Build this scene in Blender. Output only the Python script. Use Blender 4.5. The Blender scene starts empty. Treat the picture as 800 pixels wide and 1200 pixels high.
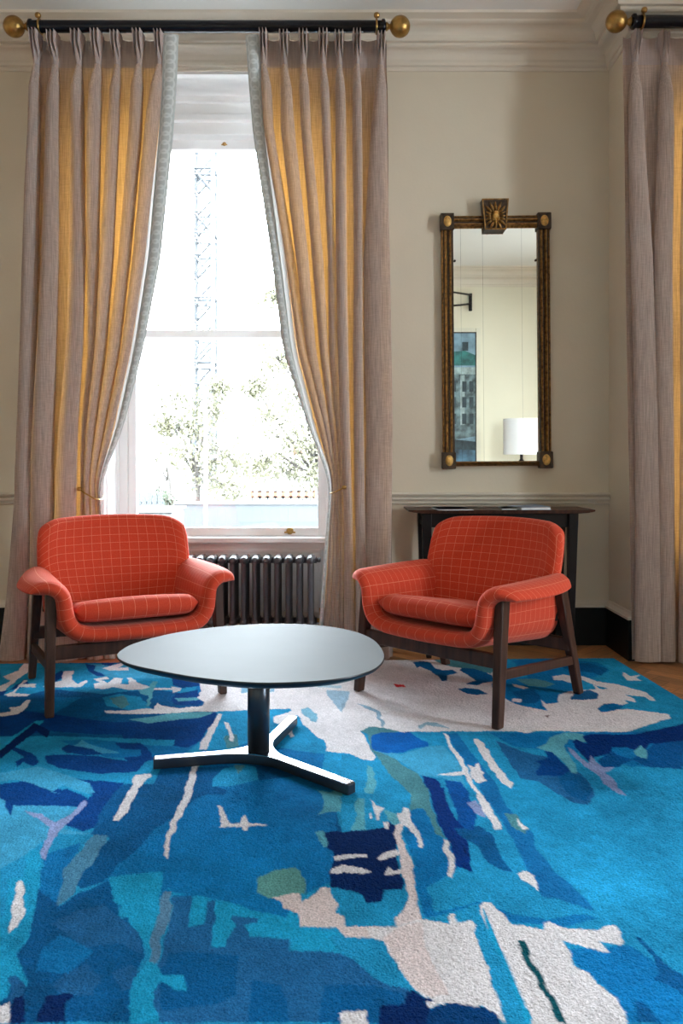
import bpy, math, random
import numpy as np
from mathutils import Vector, Matrix, noise as mnoise

random.seed(7)
rng = np.random.default_rng(7)
SC = bpy.context.scene
COL = SC.collection
PI = math.pi

# ------------------------------------------------------------------ camera
EYE = 0.94          # eye height of the camera
FPX = 933.0         # focal length in pixels of the 800 x 1200 photograph
cam_d = bpy.data.cameras.new('camera')
cam = bpy.data.objects.new('camera', cam_d)
COL.objects.link(cam)
cam.location = (0, 0, EYE)
cam.rotation_euler = (PI / 2, 0, 0)
cam_d.sensor_width = 36
cam_d.lens = FPX / 1200 * 36
cam_d.shift_y = -0.05
cam_d.clip_start = 0.02
cam_d.clip_end = 500
SC.camera = cam

# ------------------------------------------------------------------ world, light, exposure
SKY = 41.0
world = bpy.data.worlds.new('overcast_sky')
SC.world = world
world.use_nodes = True
wn = world.node_tree.nodes
bg = wn['Background']
bg.inputs['Color'].default_value = (0.84, 0.925, 1.0, 1)
bg.inputs['Strength'].default_value = SKY
SC.view_settings.view_transform = 'Standard'
SC.view_settings.look = 'None'
SC.view_settings.gamma = 1.0
SC.view_settings.use_curve_mapping = False
SC.view_settings.exposure = 0.0
SC.cycles.use_denoising = True
SC.cycles.max_bounces = 10
SC.cycles.diffuse_bounces = 6
SC.cycles.glossy_bounces = 4
SC.cycles.transparent_max_bounces = 12
SC.cycles.sample_clamp_indirect = 12
SC.cycles.caustics_reflective = False
SC.cycles.caustics_refractive = False


def portal(name, loc, rot, sx, sy):
    l = bpy.data.lights.new(name, 'AREA')
    l.shape = 'RECTANGLE'
    l.size = sx
    l.size_y = sy
    l.cycles.is_portal = True
    o = bpy.data.objects.new(name, l)
    o.location = loc
    o.rotation_euler = rot
    COL.objects.link(o)


portal('window_daylight', (-0.632, 4.62, 1.7), (-PI / 2, 0, 0), 1.2, 2.5)
portal('window_daylight', (2.18, 4.25, 1.7), (-PI / 2, 0, 0), 1.2, 2.5)
portal('window_daylight', (4.45, 1.0, 1.7), (0, PI / 2, 0), 2.5, 1.3)  # sky portal of the added right-wall window
portal('window_daylight', (-3.50, 4.62, 1.7), (-PI / 2, 0, 0), 1.2, 2.5)  # sky portal of the added third window


# ------------------------------------------------------------------ colour helpers
def lin(c):
    c = c / 255.0
    return c / 12.92 if c <= 0.04045 else ((c + 0.055) / 1.055) ** 2.4


def rgb(r, g, b):
    return (lin(r), lin(g), lin(b), 1.0)


def new_mat(name):
    m = bpy.data.materials.new(name)
    m.use_nodes = True
    nt = m.node_tree
    return m, nt, nt.nodes['Principled BSDF']


def node(nt, typ, **kw):
    n = nt.nodes.new(typ)
    for k, v in kw.items():
        if k in n.inputs:
            n.inputs[k].default_value = v
        else:
            setattr(n, k, v)
    return n


def surface(name, col, rough=0.5, metal=0.0, var=0.06, scale=6.0, stretch=(1, 1, 1), bump=0.0, bscale=None,
            coat=0.0, spec=0.5, sheen=0.0):
    """a plain material whose colour drifts a little with noise, with optional bump"""
    m, nt, b = new_mat(name)
    tc = node(nt, 'ShaderNodeTexCoord')
    mp = node(nt, 'ShaderNodeMapping')
    mp.inputs['Scale'].default_value = stretch
    nt.links.new(tc.outputs['Object'], mp.inputs['Vector'])
    nz = node(nt, 'ShaderNodeTexNoise', Scale=scale, Detail=5.0)
    nt.links.new(mp.outputs[0], nz.inputs['Vector'])
    cr = node(nt, 'ShaderNodeMapRange')
    cr.inputs['From Min'].default_value = 0.3
    cr.inputs['From Max'].default_value = 0.7
    cr.inputs['To Min'].default_value = 1 - var
    cr.inputs['To Max'].default_value = 1 + var
    nt.links.new(nz.outputs[0], cr.inputs['Value'])
    mul = node(nt, 'ShaderNodeVectorMath', operation='MULTIPLY')
    mul.inputs[0].default_value = col[:3]
    nt.links.new(cr.outputs[0], mul.inputs[1])
    nt.links.new(mul.outputs[0], b.inputs['Base Color'])
    b.inputs['Roughness'].default_value = rough
    b.inputs['Metallic'].default_value = metal
    b.inputs['Coat Weight'].default_value = coat
    b.inputs['Specular IOR Level'].default_value = spec
    b.inputs['Sheen Weight'].default_value = sheen
    if bump:
        n2 = node(nt, 'ShaderNodeTexNoise', Scale=bscale or scale * 6, Detail=3.0)
        nt.links.new(mp.outputs[0], n2.inputs['Vector'])
        bp = node(nt, 'ShaderNodeBump', Strength=1.0, Distance=bump)
        nt.links.new(n2.outputs[0], bp.inputs['Height'])
        nt.links.new(bp.outputs[0], b.inputs['Normal'])
    return m


# ------------------------------------------------------------------ mesh helpers
class MB:
    """collects shapes; build() links them as one mesh object"""

    def __init__(self):
        self.v = []
        self.f = []
        self.uv = []
        self.smooth = []

    def add(self, vs, fs, smooth=False, uvs=None):
        o = len(self.v)
        self.v += [tuple(p) for p in vs]
        for f in fs:
            self.f.append([i + o for i in f])
            self.smooth.append(smooth)
            self.uv.append([uvs[i] for i in f] if uvs is not None else [(0, 0)] * len(f))
        return self

    def box(self, x0, x1, y0, y1, z0, z1):
        v = [(x0, y0, z0), (x1, y0, z0), (x1, y1, z0), (x0, y1, z0), (x0, y0, z1), (x1, y0, z1), (x1, y1, z1), (x0, y1, z1)]
        f = [(0, 3, 2, 1), (4, 5, 6, 7), (0, 1, 5, 4), (1, 2, 6, 5), (2, 3, 7, 6), (3, 0, 4, 7)]
        return self.add(v, f)

    def bar(self, a, b, w0, d0, w1=None, d1=None, up=(0, 1, 0), flat=False):
        """square-section bar from a to b; w across, d along 'up'"""
        w1 = w1 or w0
        d1 = d1 or d0
        a, b = Vector(a), Vector(b)
        t = (b - a).normalized()
        u = Vector(up)
        u = (u - t * u.dot(t)).normalized()
        s = t.cross(u)
        if flat:
            s, u = Vector((1, 0, 0)), Vector((0, 1, 0))
        v = []
        for p, w, d in ((a, w0, d0), (b, w1, d1)):
            for sx, sy in ((-1, -1), (1, -1), (1, 1), (-1, 1)):
                v.append(p + s * (sx * w / 2) + u * (sy * d / 2))
        f = [(0, 1, 2, 3), (7, 6, 5, 4), (0, 4, 5, 1), (1, 5, 6, 2), (2, 6, 7, 3), (3, 7, 4, 0)]
        return self.add(v, f)

    def tube(self, pts, r, n=12, closed=False, cap=True):
        pts = [Vector(p) for p in pts]
        rs = r if isinstance(r, (list, tuple)) else [r] * len(pts)
        v, f = [], []
        ref = None
        for i, p in enumerate(pts):
            if closed:
                t = (pts[(i + 1) % len(pts)] - pts[i - 1]).normalized()
            else:
                t = (pts[min(i + 1, len(pts) - 1)] - pts[max(i - 1, 0)]).normalized()
            if ref is None:
                ref = Vector((0, 0, 1)) if abs(t.z) < 0.9 else Vector((1, 0, 0))
            u = (ref - t * ref.dot(t)).normalized()
            ref = u
            s = t.cross(u)
            for k in range(n):
                a = 2 * PI * k / n
                v.append(p + (u * math.cos(a) + s * math.sin(a)) * rs[i])
        m = len(pts)
        for i in range(m if closed else m - 1):
            j = (i + 1) % m
            for k in range(n):
                k2 = (k + 1) % n
                f.append((i * n + k, i * n + k2, j * n + k2, j * n + k))
        if cap and not closed:
            f.append(tuple(range(n))[::-1])
            f.append(tuple((m - 1) * n + k for k in range(n)))
        return self.add(v, f, True)

    def lathe(self, prof, c=(0, 0, 0), axis='z', n=24):
        """prof: list of (radius, height)"""
        v, f = [], []
        for r, h in prof:
            for k in range(n):
                a = 2 * PI * k / n
                x, y = r * math.cos(a), r * math.sin(a)
                if axis == 'z':
                    p = (x, y, h)
                elif axis == 'x':
                    p = (h, x, y)
                else:
                    p = (x, h, y)
                v.append((p[0] + c[0], p[1] + c[1], p[2] + c[2]))
        m = len(prof)
        for i in range(m - 1):
            for k in range(n):
                k2 = (k + 1) % n
                f.append((i * n + k, i * n + k2, (i + 1) * n + k2, (i + 1) * n + k))
        f.append(tuple(range(n))[::-1])
        f.append(tuple((m - 1) * n + k for k in range(n)))
        return self.add(v, f, True)

    def prism(self, outline, z0, z1, smooth=False):
        n = len(outline)
        v = [(x, y, z0) for x, y in outline] + [(x, y, z1) for x, y in outline]
        f = [tuple(range(n))[::-1], tuple(range(n, 2 * n))]
        f += [(i, (i + 1) % n, (i + 1) % n + n, i + n) for i in range(n)]
        return self.add(v, f, smooth)

    def grid(self, P, closed_u=False, smooth=True, uvs=None):
        """P[i][j] points"""
        n, m = len(P), len(P[0])
        v = [p for row in P for p in row]
        f = []
        for i in range(n - 1):
            for j in range(m if closed_u else m - 1):
                j2 = (j + 1) % m
                f.append((i * m + j, i * m + j2, (i + 1) * m + j2, (i + 1) * m + j))
        u = [q for row in uvs for q in row] if uvs is not None else None
        return self.add(v, f, smooth, u)

    def shift(self, d, start=0):
        self.v = self.v[:start] + [(p[0] + d[0], p[1] + d[1], p[2] + d[2]) for p in self.v[start:]]
        return self

    def build(self, name, mat, parent=None, bevel=0.0, seg=2, loc=None, fix=True, subsurf=0, angle=None):
        me = bpy.data.meshes.new(name)
        off = (0, 0, 0)
        if loc is not None:
            off = loc
        elif parent is not None and parent.get('_world'):
            off = tuple(world_loc(parent))
        v = [(p[0] - off[0], p[1] - off[1], p[2] - off[2]) for p in self.v]
        me.from_pydata(v, [], self.f)
        uvl = me.uv_layers.new(name='UVMap')
        flat = [c for f in self.uv for q in f for c in q]
        uvl.data.foreach_set('uv', flat)
        me.polygons.foreach_set('use_smooth', self.smooth)
        if fix:
            import bmesh
            bm = bmesh.new()
            bm.from_mesh(me)
            bmesh.ops.recalc_face_normals(bm, faces=bm.faces)
            bm.to_mesh(me)
            bm.free()
        me.materials.append(mat)
        o = bpy.data.objects.new(name, me)
        COL.objects.link(o)
        if parent is not None:
            o.parent = parent
        if loc is not None:
            o.location = loc
        if subsurf:
            s = o.modifiers.new('subdivision', 'SUBSURF')
            s.levels = s.render_levels = subsurf
        if bevel:
            b = o.modifiers.new('bevel', 'BEVEL')
            b.width = bevel
            b.segments = seg
            b.limit_method = 'ANGLE'
            b.angle_limit = math.radians(40)
        return o


def world_loc(o):
    p = Vector(o.location)
    while o.parent:
        o = o.parent
        p += o.location
    return p


def tag(o, label, cat, group=None, kind=None):
    o['label'] = label
    o['category'] = cat
    if group:
        o['group'] = group
    if kind:
        o['kind'] = kind
    return o


def thing(name, label, cat, loc=(0, 0, 0), rotz=0, group=None, world_parts=True):
    o = bpy.data.objects.new(name, None)
    o.empty_display_size = 0.1
    COL.objects.link(o)
    o.location = loc
    o.rotation_euler = (0, 0, rotz)
    if world_parts:
        o['_world'] = 1
    return tag(o, label, cat, group)


def structure(name, mb, mat, parent=None, **kw):
    o = mb.build(name, mat, parent, **kw)
    if parent is None:
        o['kind'] = 'structure'
    return o


def sweep(mb, prof, path, closed=False, smooth=False):
    """sweep profile [(offset to the right of travel, z)] along a plan polyline with mitred corners"""
    n = len(path)
    rows = []
    for i in range(n):
        p = Vector(path[i])
        if closed or 0 < i < n - 1:
            d0 = (p - Vector(path[i - 1])).normalized()
            d1 = (Vector(path[(i + 1) % n]) - p).normalized()
        elif i == 0:
            d0 = d1 = (Vector(path[1]) - p).normalized()
        else:
            d0 = d1 = (p - Vector(path[i - 1])).normalized()
        n0 = Vector((d0.y, -d0.x))
        n1 = Vector((d1.y, -d1.x))
        m = (n0 + n1)
        m = m / max(0.2, m.dot(n0))
        rows.append([(p.x + m.x * a, p.y + m.y * a, z) for a, z in prof])
    k = len(prof)
    v = [q for r in rows for q in r]
    f = []
    for i in range(n if closed else n - 1):
        i2 = (i + 1) % n
        for j in range(k):
            j2 = (j + 1) % k
            f.append((i * k + j, i * k + j2, i2 * k + j2, i2 * k + j))
    if not closed:
        f.append(tuple(range(k)))
        f.append(tuple((n - 1) * k + j for j in range(k))[::-1])
    mb.add(v, f, smooth)
    return mb


def catmull(pts, per=6, closed=True):
    out = []
    n = len(pts)
    rngi = range(n) if closed else range(n - 1)
    for i in rngi:
        if closed:
            p0, p1, p2, p3 = pts[i - 1], pts[i], pts[(i + 1) % n], pts[(i + 2) % n]
        else:
            p0, p1, p2, p3 = pts[max(i - 1, 0)], pts[i], pts[i + 1], pts[min(i + 2, n - 1)]
        for k in range(per):
            t = k / per
            out.append(tuple(0.5 * (2 * b + (c - a) * t + (2 * a - 5 * b + 4 * c - d) * t * t + (3 * b - a - 3 * c + d) * t ** 3)
                             for a, b, c, d in zip(p0, p1, p2, p3)))
    if not closed:
        out.append(tuple(pts[-1]))
    return out


# ------------------------------------------------------------------ materials
M_wall = surface('wall_paint', (0.63, 0.555, 0.435, 1), 0.75, var=0.03, scale=2.5, bump=0.0006, bscale=60)
M_wallbright = surface('wall_paint_brightened', (0.66, 0.61, 0.48, 1), 0.75, var=0.02, scale=2.5, bump=0.0006, bscale=60)  # wall paint made paler in place of light missing back there
M_plaster = surface('cornice_paint', (0.64, 0.575, 0.48, 1), 0.6, var=0.03, scale=4)
M_ceiling = surface('ceiling_paint', (0.74, 0.73, 0.70, 1), 0.8, var=0.02, scale=2)
M_white = surface('white_gloss_paint', (0.90, 0.90, 0.90, 1), 0.35, var=0.015, scale=5)
M_black = surface('black_gloss_paint', (0.006, 0.007, 0.008, 1), 0.5, var=0.1, scale=5, spec=0.2)
M_rod = surface('black_lacquer', (0.005, 0.005, 0.008, 1), 0.25, var=0.1, scale=5, spec=0.3)
M_brass = surface('aged_brass', (0.42, 0.25, 0.08, 1), 0.34, 1.0, var=0.35, scale=30, bump=0.0015, bscale=70)
M_gilt = surface('worn_gilding', (0.30, 0.155, 0.045, 1), 0.42, 0.75, var=0.65, scale=60, bump=0.0012, bscale=160)
M_giltdark = surface('dark_gilding', (0.055, 0.032, 0.017, 1), 0.5, 0.3, var=0.6, scale=50, bump=0.001, bscale=150)
M_giltlight = surface('bright_gilding', (0.62, 0.36, 0.10, 1), 0.5, 0.4, var=0.45, scale=60, bump=0.0012, bscale=120)
M_wood = surface('walnut', (0.050, 0.020, 0.012, 1), 0.42, var=0.45, scale=9, stretch=(6, 6, 0.7), bump=0.0003, bscale=40, spec=0.3)
M_ebony = surface('ebonised_wood', (0.008, 0.006, 0.006, 1), 0.4, var=0.3, scale=10, spec=0.2)
M_iron = surface('anthracite_radiator_paint', (0.075, 0.072, 0.085, 1), 0.3, var=0.08, scale=12, coat=0.3)
M_tabletop = surface('table_top_laminate', (0.165, 0.178, 0.188, 1), 0.6, var=0.03, scale=5, spec=0.06)
M_tableedge = surface('table_edge', (0.010, 0.013, 0.018, 1), 0.35, var=0.1, scale=8)
M_steel = surface('dark_steel', (0.055, 0.065, 0.080, 1), 0.28, 0.7, var=0.08, scale=10)
M_steeltop = surface('polished_steel', (0.55, 0.57, 0.60, 1), 0.25, 1.0, var=0.04, scale=10)
M_shade = surface('white_lampshade', (0.88, 0.88, 0.90, 1), 0.8, var=0.01, scale=20)
M_paper = surface('paper', (0.62, 0.63, 0.64, 1), 0.6, var=0.05, scale=15)
M_bluecover = surface('blue_cover', (0.20, 0.28, 0.42, 1), 0.35, var=0.3, scale=25)
M_greencover = surface('green_cover', (0.03, 0.07, 0.03, 1), 0.4, var=0.2, scale=25)
M_rubber = surface('black_rubber', (0.01, 0.01, 0.01, 1), 0.7)


def glass_mat():
    m = bpy.data.materials.new('window_glass')
    m.use_nodes = True
    nt = m.node_tree
    nt.nodes.clear()
    out = node(nt, 'ShaderNodeOutputMaterial')
    tr = node(nt, 'ShaderNodeBsdfTransparent')
    tr.inputs[0].default_value = (0.97, 0.985, 0.985, 1)
    gl = node(nt, 'ShaderNodeBsdfGlossy', Roughness=0.02)
    fr = node(nt, 'ShaderNodeFresnel', IOR=1.4)
    mx = node(nt, 'ShaderNodeMixShader')
    nt.links.new(fr.outputs[0], mx.inputs[0])
    nt.links.new(tr.outputs[0], mx.inputs[1])
    nt.links.new(gl.outputs[0], mx.inputs[2])
    nt.links.new(mx.outputs[0], out.inputs[0])
    return m


M_glass = glass_mat()


def linen_mat(name, col, trans, wt, slub=0.10, bumpd=0.0006):
    m = bpy.data.materials.new(name)
    m.use_nodes = True
    nt = m.node_tree
    nt.nodes.clear()
    out = node(nt, 'ShaderNodeOutputMaterial')
    tc = node(nt, 'ShaderNodeTexCoord')
    acc = None
    for st, sc_ in (((320, 320, 9), 1.0), ((30, 30, 420), 1.0)):
        mp = node(nt, 'ShaderNodeMapping')
        mp.inputs['Scale'].default_value = st
        nt.links.new(tc.outputs['Object'], mp.inputs['Vector'])
        nz = node(nt, 'ShaderNodeTexNoise', Scale=sc_, Detail=3.0)
        nt.links.new(mp.outputs[0], nz.inputs['Vector'])
        if acc is None:
            acc = nz.outputs[0]
        else:
            ad = node(nt, 'ShaderNodeMath', operation='ADD')
            nt.links.new(acc, ad.inputs[0])
            hf = node(nt, 'ShaderNodeMapRange')
            hf.inputs['To Min'].default_value = 0.27
            hf.inputs['To Max'].default_value = 0.73
            nt.links.new(nz.outputs[0], hf.inputs['Value'])
            nt.links.new(hf.outputs[0], ad.inputs[1])
            acc = ad.outputs[0]
    mr = node(nt, 'ShaderNodeMapRange')
    mr.inputs['From Min'].default_value = 0.65
    mr.inputs['From Max'].default_value = 1.35
    mr.inputs['To Min'].default_value = 1 - slub * 2
    mr.inputs['To Max'].default_value = 1 + slub * 2
    nt.links.new(acc, mr.inputs['Value'])
    df = node(nt, 'ShaderNodeBsdfDiffuse', Roughness=0.8)
    tl = node(nt, 'ShaderNodeBsdfTranslucent')
    for sh, c in ((df, col), (tl, trans)):
        mu = node(nt, 'ShaderNodeVectorMath', operation='MULTIPLY')
        mu.inputs[0].default_value = c[:3]
        nt.links.new(mr.outputs[0], mu.inputs[1])
        nt.links.new(mu.outputs[0], sh.inputs['Color'])
    bp = node(nt, 'ShaderNodeBump', Strength=0.6, Distance=bumpd)
    nt.links.new(acc, bp.inputs['Height'])
    nt.links.new(bp.outputs[0], df.inputs['Normal'])
    mx = node(nt, 'ShaderNodeMixShader')
    mx.inputs[0].default_value = wt
    nt.links.new(df.outputs[0], mx.inputs[1])
    nt.links.new(tl.outputs[0], mx.inputs[2])
    nt.links.new(mx.outputs[0], out.inputs[0])
    return m


M_linen = linen_mat('curtain_linen', (0.465, 0.385, 0.345), (0.74, 0.345, 0.070), 0.185, 0.19)
M_heading = linen_mat('curtain_heading', (0.46, 0.37, 0.34), (0.5, 0.3, 0.1), 0.03)
M_rimlit = linen_mat('curtain_rim_light', (0.82, 0.80, 0.78), (0.85, 0.85, 0.83), 0.10, 0.03)  # near-white cloth that carries the rim light of the window


def trim_mat():
    m, nt, b = new_mat('curtain_trim_braid')
    tc = node(nt, 'ShaderNodeTexCoord')
    sx = node(nt, 'ShaderNodeSeparateXYZ')
    nt.links.new(tc.outputs['UV'], sx.inputs[0])

    def mt(op, a, bb=None):
        n = node(nt, 'ShaderNodeMath', operation=op)
        for i, q in enumerate((a, bb)):
            if q is None:
                continue
            if isinstance(q, (int, float)):
                n.inputs[i].default_value = q
            else:
                nt.links.new(q, n.inputs[i])
        return n.outputs[0]
    u = mt('SUBTRACT', sx.outputs[0], 0.5)
    best = None
    for sh in (0.0, 0.5):
        v = mt('SUBTRACT', mt('FRACT', mt('ADD', sx.outputs[1], sh)), 0.5)
        d = mt('SQRT', mt('ADD', mt('MULTIPLY', u, u), mt('MULTIPLY', v, v)))
        r = mt('ABSOLUTE', mt('SUBTRACT', d, 0.34))
        hit = mt('LESS_THAN', r, 0.06)
        best = hit if best is None else mt('MAXIMUM', best, hit)
    mx = node(nt, 'ShaderNodeMix', data_type='RGBA')
    mx.inputs[6].default_value = (0.50, 0.53, 0.525, 1)
    mx.inputs[7].default_value = (0.64, 0.67, 0.665, 1)
    nt.links.new(best, mx.inputs[0])
    nt.links.new(mx.outputs[2], b.inputs['Base Color'])
    b.inputs['Roughness'].default_value = 0.8
    return m


M_trim = trim_mat()


def wool_mat():
    """orange-red wool with a thin pale windowpane check woven along the UVs (metres)"""
    m, nt, b = new_mat('orange_check_wool')
    tc = node(nt, 'ShaderNodeTexCoord')
    sx = node(nt, 'ShaderNodeSeparateXYZ')
    nt.links.new(tc.outputs['UV'], sx.inputs[0])
    hits = []
    for ax, pitch in ((0, 0.043), (1, 0.036)):
        d = node(nt, 'ShaderNodeMath', operation='DIVIDE')
        nt.links.new(sx.outputs[ax], d.inputs[0])
        d.inputs[1].default_value = pitch
        fr = node(nt, 'ShaderNodeMath', operation='FRACT')
        nt.links.new(d.outputs[0], fr.inputs[0])
        lt = node(nt, 'ShaderNodeMath', operation='LESS_THAN')
        nt.links.new(fr.outputs[0], lt.inputs[0])
        lt.inputs[1].default_value = 0.0017 / pitch
        hits.append(lt.outputs[0])
    mxn = node(nt, 'ShaderNodeMath', operation='MAXIMUM')
    nt.links.new(hits[0], mxn.inputs[0])
    nt.links.new(hits[1], mxn.inputs[1])
    # the thread is broken by the weave
    nz = node(nt, 'ShaderNodeTexNoise', Scale=420.0, Detail=2.0)
    nt.links.new(tc.outputs['Object'], nz.inputs['Vector'])
    gt = node(nt, 'ShaderNodeMath', operation='MULTIPLY')
    nt.links.new(mxn.outputs[0], gt.inputs[0])
    nt.links.new(nz.outputs[0], gt.inputs[1])
    mx = node(nt, 'ShaderNodeMix', data_type='RGBA')
    n2 = node(nt, 'ShaderNodeTexNoise', Scale=260.0, Detail=3.0)
    nt.links.new(tc.outputs['Object'], n2.inputs['Vector'])
    base = node(nt, 'ShaderNodeMix', data_type='RGBA')
    base.inputs[6].default_value = (0.47, 0.030, 0.011, 1)
    base.inputs[7].default_value = (0.66, 0.074, 0.030, 1)
    nt.links.new(n2.outputs[0], base.inputs[0])
    nt.links.new(base.outputs[2], mx.inputs[6])
    mx.inputs[7].default_value = (0.85, 0.36, 0.22, 1)
    nt.links.new(gt.outputs[0], mx.inputs[0])
    nt.links.new(mx.outputs[2], b.inputs['Base Color'])
    b.inputs['Roughness'].default_value = 0.85
    b.inputs['Specular IOR Level'].default_value = 0.2
    b.inputs['Sheen Weight'].default_value = 0.15
    b.inputs['Sheen Roughness'].default_value = 0.5
    b.inputs['Sheen Tint'].default_value = (1.0, 0.75, 0.65, 1)
    bp = node(nt, 'ShaderNodeBump', Strength=0.4, Distance=0.0006)
    nt.links.new(n2.outputs[0], bp.inputs['Height'])
    nt.links.new(bp.outputs[0], b.inputs['Normal'])
    return m


M_wool = wool_mat()


def attr_mat(name, attr, rough, nscale, var, bumpd, bscale, spec=0.5, sheen=0.0, stretch=None, uv=False):
    m, nt, b = new_mat(name)
    at = node(nt, 'ShaderNodeAttribute', attribute_name=attr)
    tc = node(nt, 'ShaderNodeTexCoord')
    mp = node(nt, 'ShaderNodeMapping')
    if stretch:
        mp.inputs['Scale'].default_value = stretch
    nt.links.new(tc.outputs['UV' if uv else 'Object'], mp.inputs['Vector'])
    nz = node(nt, 'ShaderNodeTexNoise', Scale=nscale, Detail=4.0)
    nt.links.new(mp.outputs[0], nz.inputs['Vector'])
    mr = node(nt, 'ShaderNodeMapRange')
    mr.inputs['From Min'].default_value = 0.3
    mr.inputs['From Max'].default_value = 0.7
    mr.inputs['To Min'].default_value = 1 - var
    mr.inputs['To Max'].default_value = 1 + var
    nt.links.new(nz.outputs[0], mr.inputs['Value'])
    mu = node(nt, 'ShaderNodeVectorMath', operation='MULTIPLY')
    nt.links.new(at.outputs['Color'], mu.inputs[0])
    nt.links.new(mr.outputs[0], mu.inputs[1])
    nt.links.new(mu.outputs[0], b.inputs['Base Color'])
    b.inputs['Roughness'].default_value = rough
    b.inputs['Specular IOR Level'].default_value = spec
    b.inputs['Sheen Weight'].default_value = sheen
    n2 = node(nt, 'ShaderNodeTexNoise', Scale=bscale, Detail=2.0)
    nt.links.new(mp.outputs[0], n2.inputs['Vector'])
    bp = node(nt, 'ShaderNodeBump', Strength=1.0, Distance=bumpd)
    nt.links.new(n2.outputs[0], bp.inputs['Height'])
    nt.links.new(bp.outputs[0], b.inputs['Normal'])
    return m


M_rug = attr_mat('rug_pile', 'pattern', 1.0, 190.0, 0.22, 0.0035, 230.0, spec=0.05, sheen=0.0)
M_floor = attr_mat('oak_parquet', 'tone', 0.33, 14.0, 0.35, 0.0003, 30.0, spec=0.5, stretch=(1, 12, 1), uv=True)

# ------------------------------------------------------------------ room shell
XL, XR, YB, YR = -5.0, 4.2, 4.08, -1.0     # left, right, window wall, wall behind the camera
XC, YC = 1.37, 3.76                        # the wall steps forward here
HC = 3.12
OX0, OX1 = -1.232, -0.032                  # window recess
W3 = (-4.10, -2.90)                        # unseen third window, added for its daylight
W2 = (1.56, 2.80)                          # second window

# floor of herringbone parquet blocks
def herringbone():
    W, L = 0.07, 0.42
    v, f, uv, tone = [], [], [], []
    c45 = math.cos(PI / 4)
    cx, cy = 0.5, 1.5
    K = 6
    nrange = 125
    for i in range(-nrange, nrange):
        for j in range(-14, 15):
            # classic herringbone unit: horizontal at (i*W + j*2L.., i*W), vertical next to it
            for o in (0, 1):
                if o == 0:
                    x0, y0 = i * W + j * 2 * L, i * W
                    q = [(x0, y0), (x0 + L, y0), (x0 + L, y0 + W), (x0, y0 + W)]
                else:
                    x0, y0 = i * W + L + j * 2 * L, i * W + W - L
                    q = [(x0, y0 + L), (x0, y0), (x0 + W, y0), (x0 + W, y0 + L)]
                mx = sum(a for a, b in q) / 4
                my = sum(b for a, b in q) / 4
                X, Y = cx + (mx - my) * c45, cy + (mx + my) * c45
                if X < XL - 0.1 or X > XR + 0.1 or Y < YR - 0.1 or Y > YB + 0.4:
                    continue
                g = 0.0012
                pts = []
                for a, b in q:
                    a += g if a < mx else -g
                    b += g if b < my else -g
                    pts.append((cx + (a - b) * c45, cy + (a + b) * c45, 0.0))
                k = len(v)
                v += pts
                f.append((k, k + 1, k + 2, k + 3))
                r0, r1 = random.random() * 9, random.random() * 9
                uv.append([(r0, r1), (r0 + L, r1), (r0 + L, r1 + W), (r0, r1 + W)])
                t = 0.62 + 0.60 * random.random()
                tone.append((0.42 * t, 0.185 * t, 0.068 * t, 1))
    k = len(v)
    v += [(XL - 1, YR - 1, -0.004), (XR + 1, YR - 1, -0.004), (XR + 1, YB + 0.45, -0.004), (XL - 1, YB + 0.45, -0.004)]
    f.append((k, k + 1, k + 2, k + 3))
    uv.append([(0, 0)] * 4)
    tone.append((0.03, 0.015, 0.008, 1))
    me = bpy.data.meshes.new('floor')
    me.from_pydata(v, [], f)
    l = me.uv_layers.new(name='UVMap')
    l.data.foreach_set('uv', [c for q in uv for p in q for c in p])
    at = me.color_attributes.new('tone', 'FLOAT_COLOR', 'CORNER')
    at.data.foreach_set('color', [c for t in tone for _ in range(4) for c in t])
    me.materials.append(M_floor)
    o = bpy.data.objects.new('floor', me)
    COL.objects.link(o)
    o['kind'] = 'structure'


herringbone()

structure('ceiling', MB().box(XL - 0.3, XR + 0.3, YR - 0.3, 4.62, HC, HC + 0.15), M_ceiling)
w = MB()
w.box(XL - 0.3, W3[0], YB, 4.6, 0, HC)
w.box(W3[1], OX0, YB, 4.6, 0, HC)
w.box(W3[0], W3[1], YB, 4.6, 2.94, HC)
w.box(W3[0], W3[1], 4.38, 4.6, 0, 0.492)
w.box(OX1, XC, YB, 4.6, 0, HC)
w.box(OX0, OX1, YB, 4.6, 2.94, HC)
w.box(XC, W2[0], YC, 4.2, 0, HC)
w.box(W2[1], XR + 0.3, YC, 4.2, 0, HC)
w.box(W2[0], W2[1], YC, 4.2, 2.94, HC)
w.box(W2[0], W2[1], 4.05, 4.2, 0, 0.5)
structure('wall_back', w, M_wall)
structure('wall_left', MB().box(XL - 0.3, XL, YR - 0.3, YB, 0, HC), M_wall)
w = MB()   # right wall; its unseen tall window is added for fill light
RW = ((0.50, 1.42),)
w.box(XR, XR + 0.3, YR - 0.3, RW[0][0], 0, HC)
w.box(XR, XR + 0.3, RW[0][1], YC, 0, HC)
for a_, b_ in RW:
    w.box(XR, XR + 0.3, a_, b_, 0, 0.5)
    w.box(XR, XR + 0.3, a_, b_, 2.94, HC)
structure('wall_right', w, M_wall)
structure('wall_rear', MB().box(XL - 0.3, XR + 0.3, YR - 0.3, YR, 0, HC), M_wallbright)

# cornice: stepped plaster mouldings round the room
def arc(cx, cz, r, a0, a1, n=6):
    return [(cx + r * math.cos(math.radians(a0 + (a1 - a0) * i / n)), cz + r * math.sin(math.radians(a0 + (a1 - a0) * i / n)))
            for i in range(n + 1)]


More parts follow.
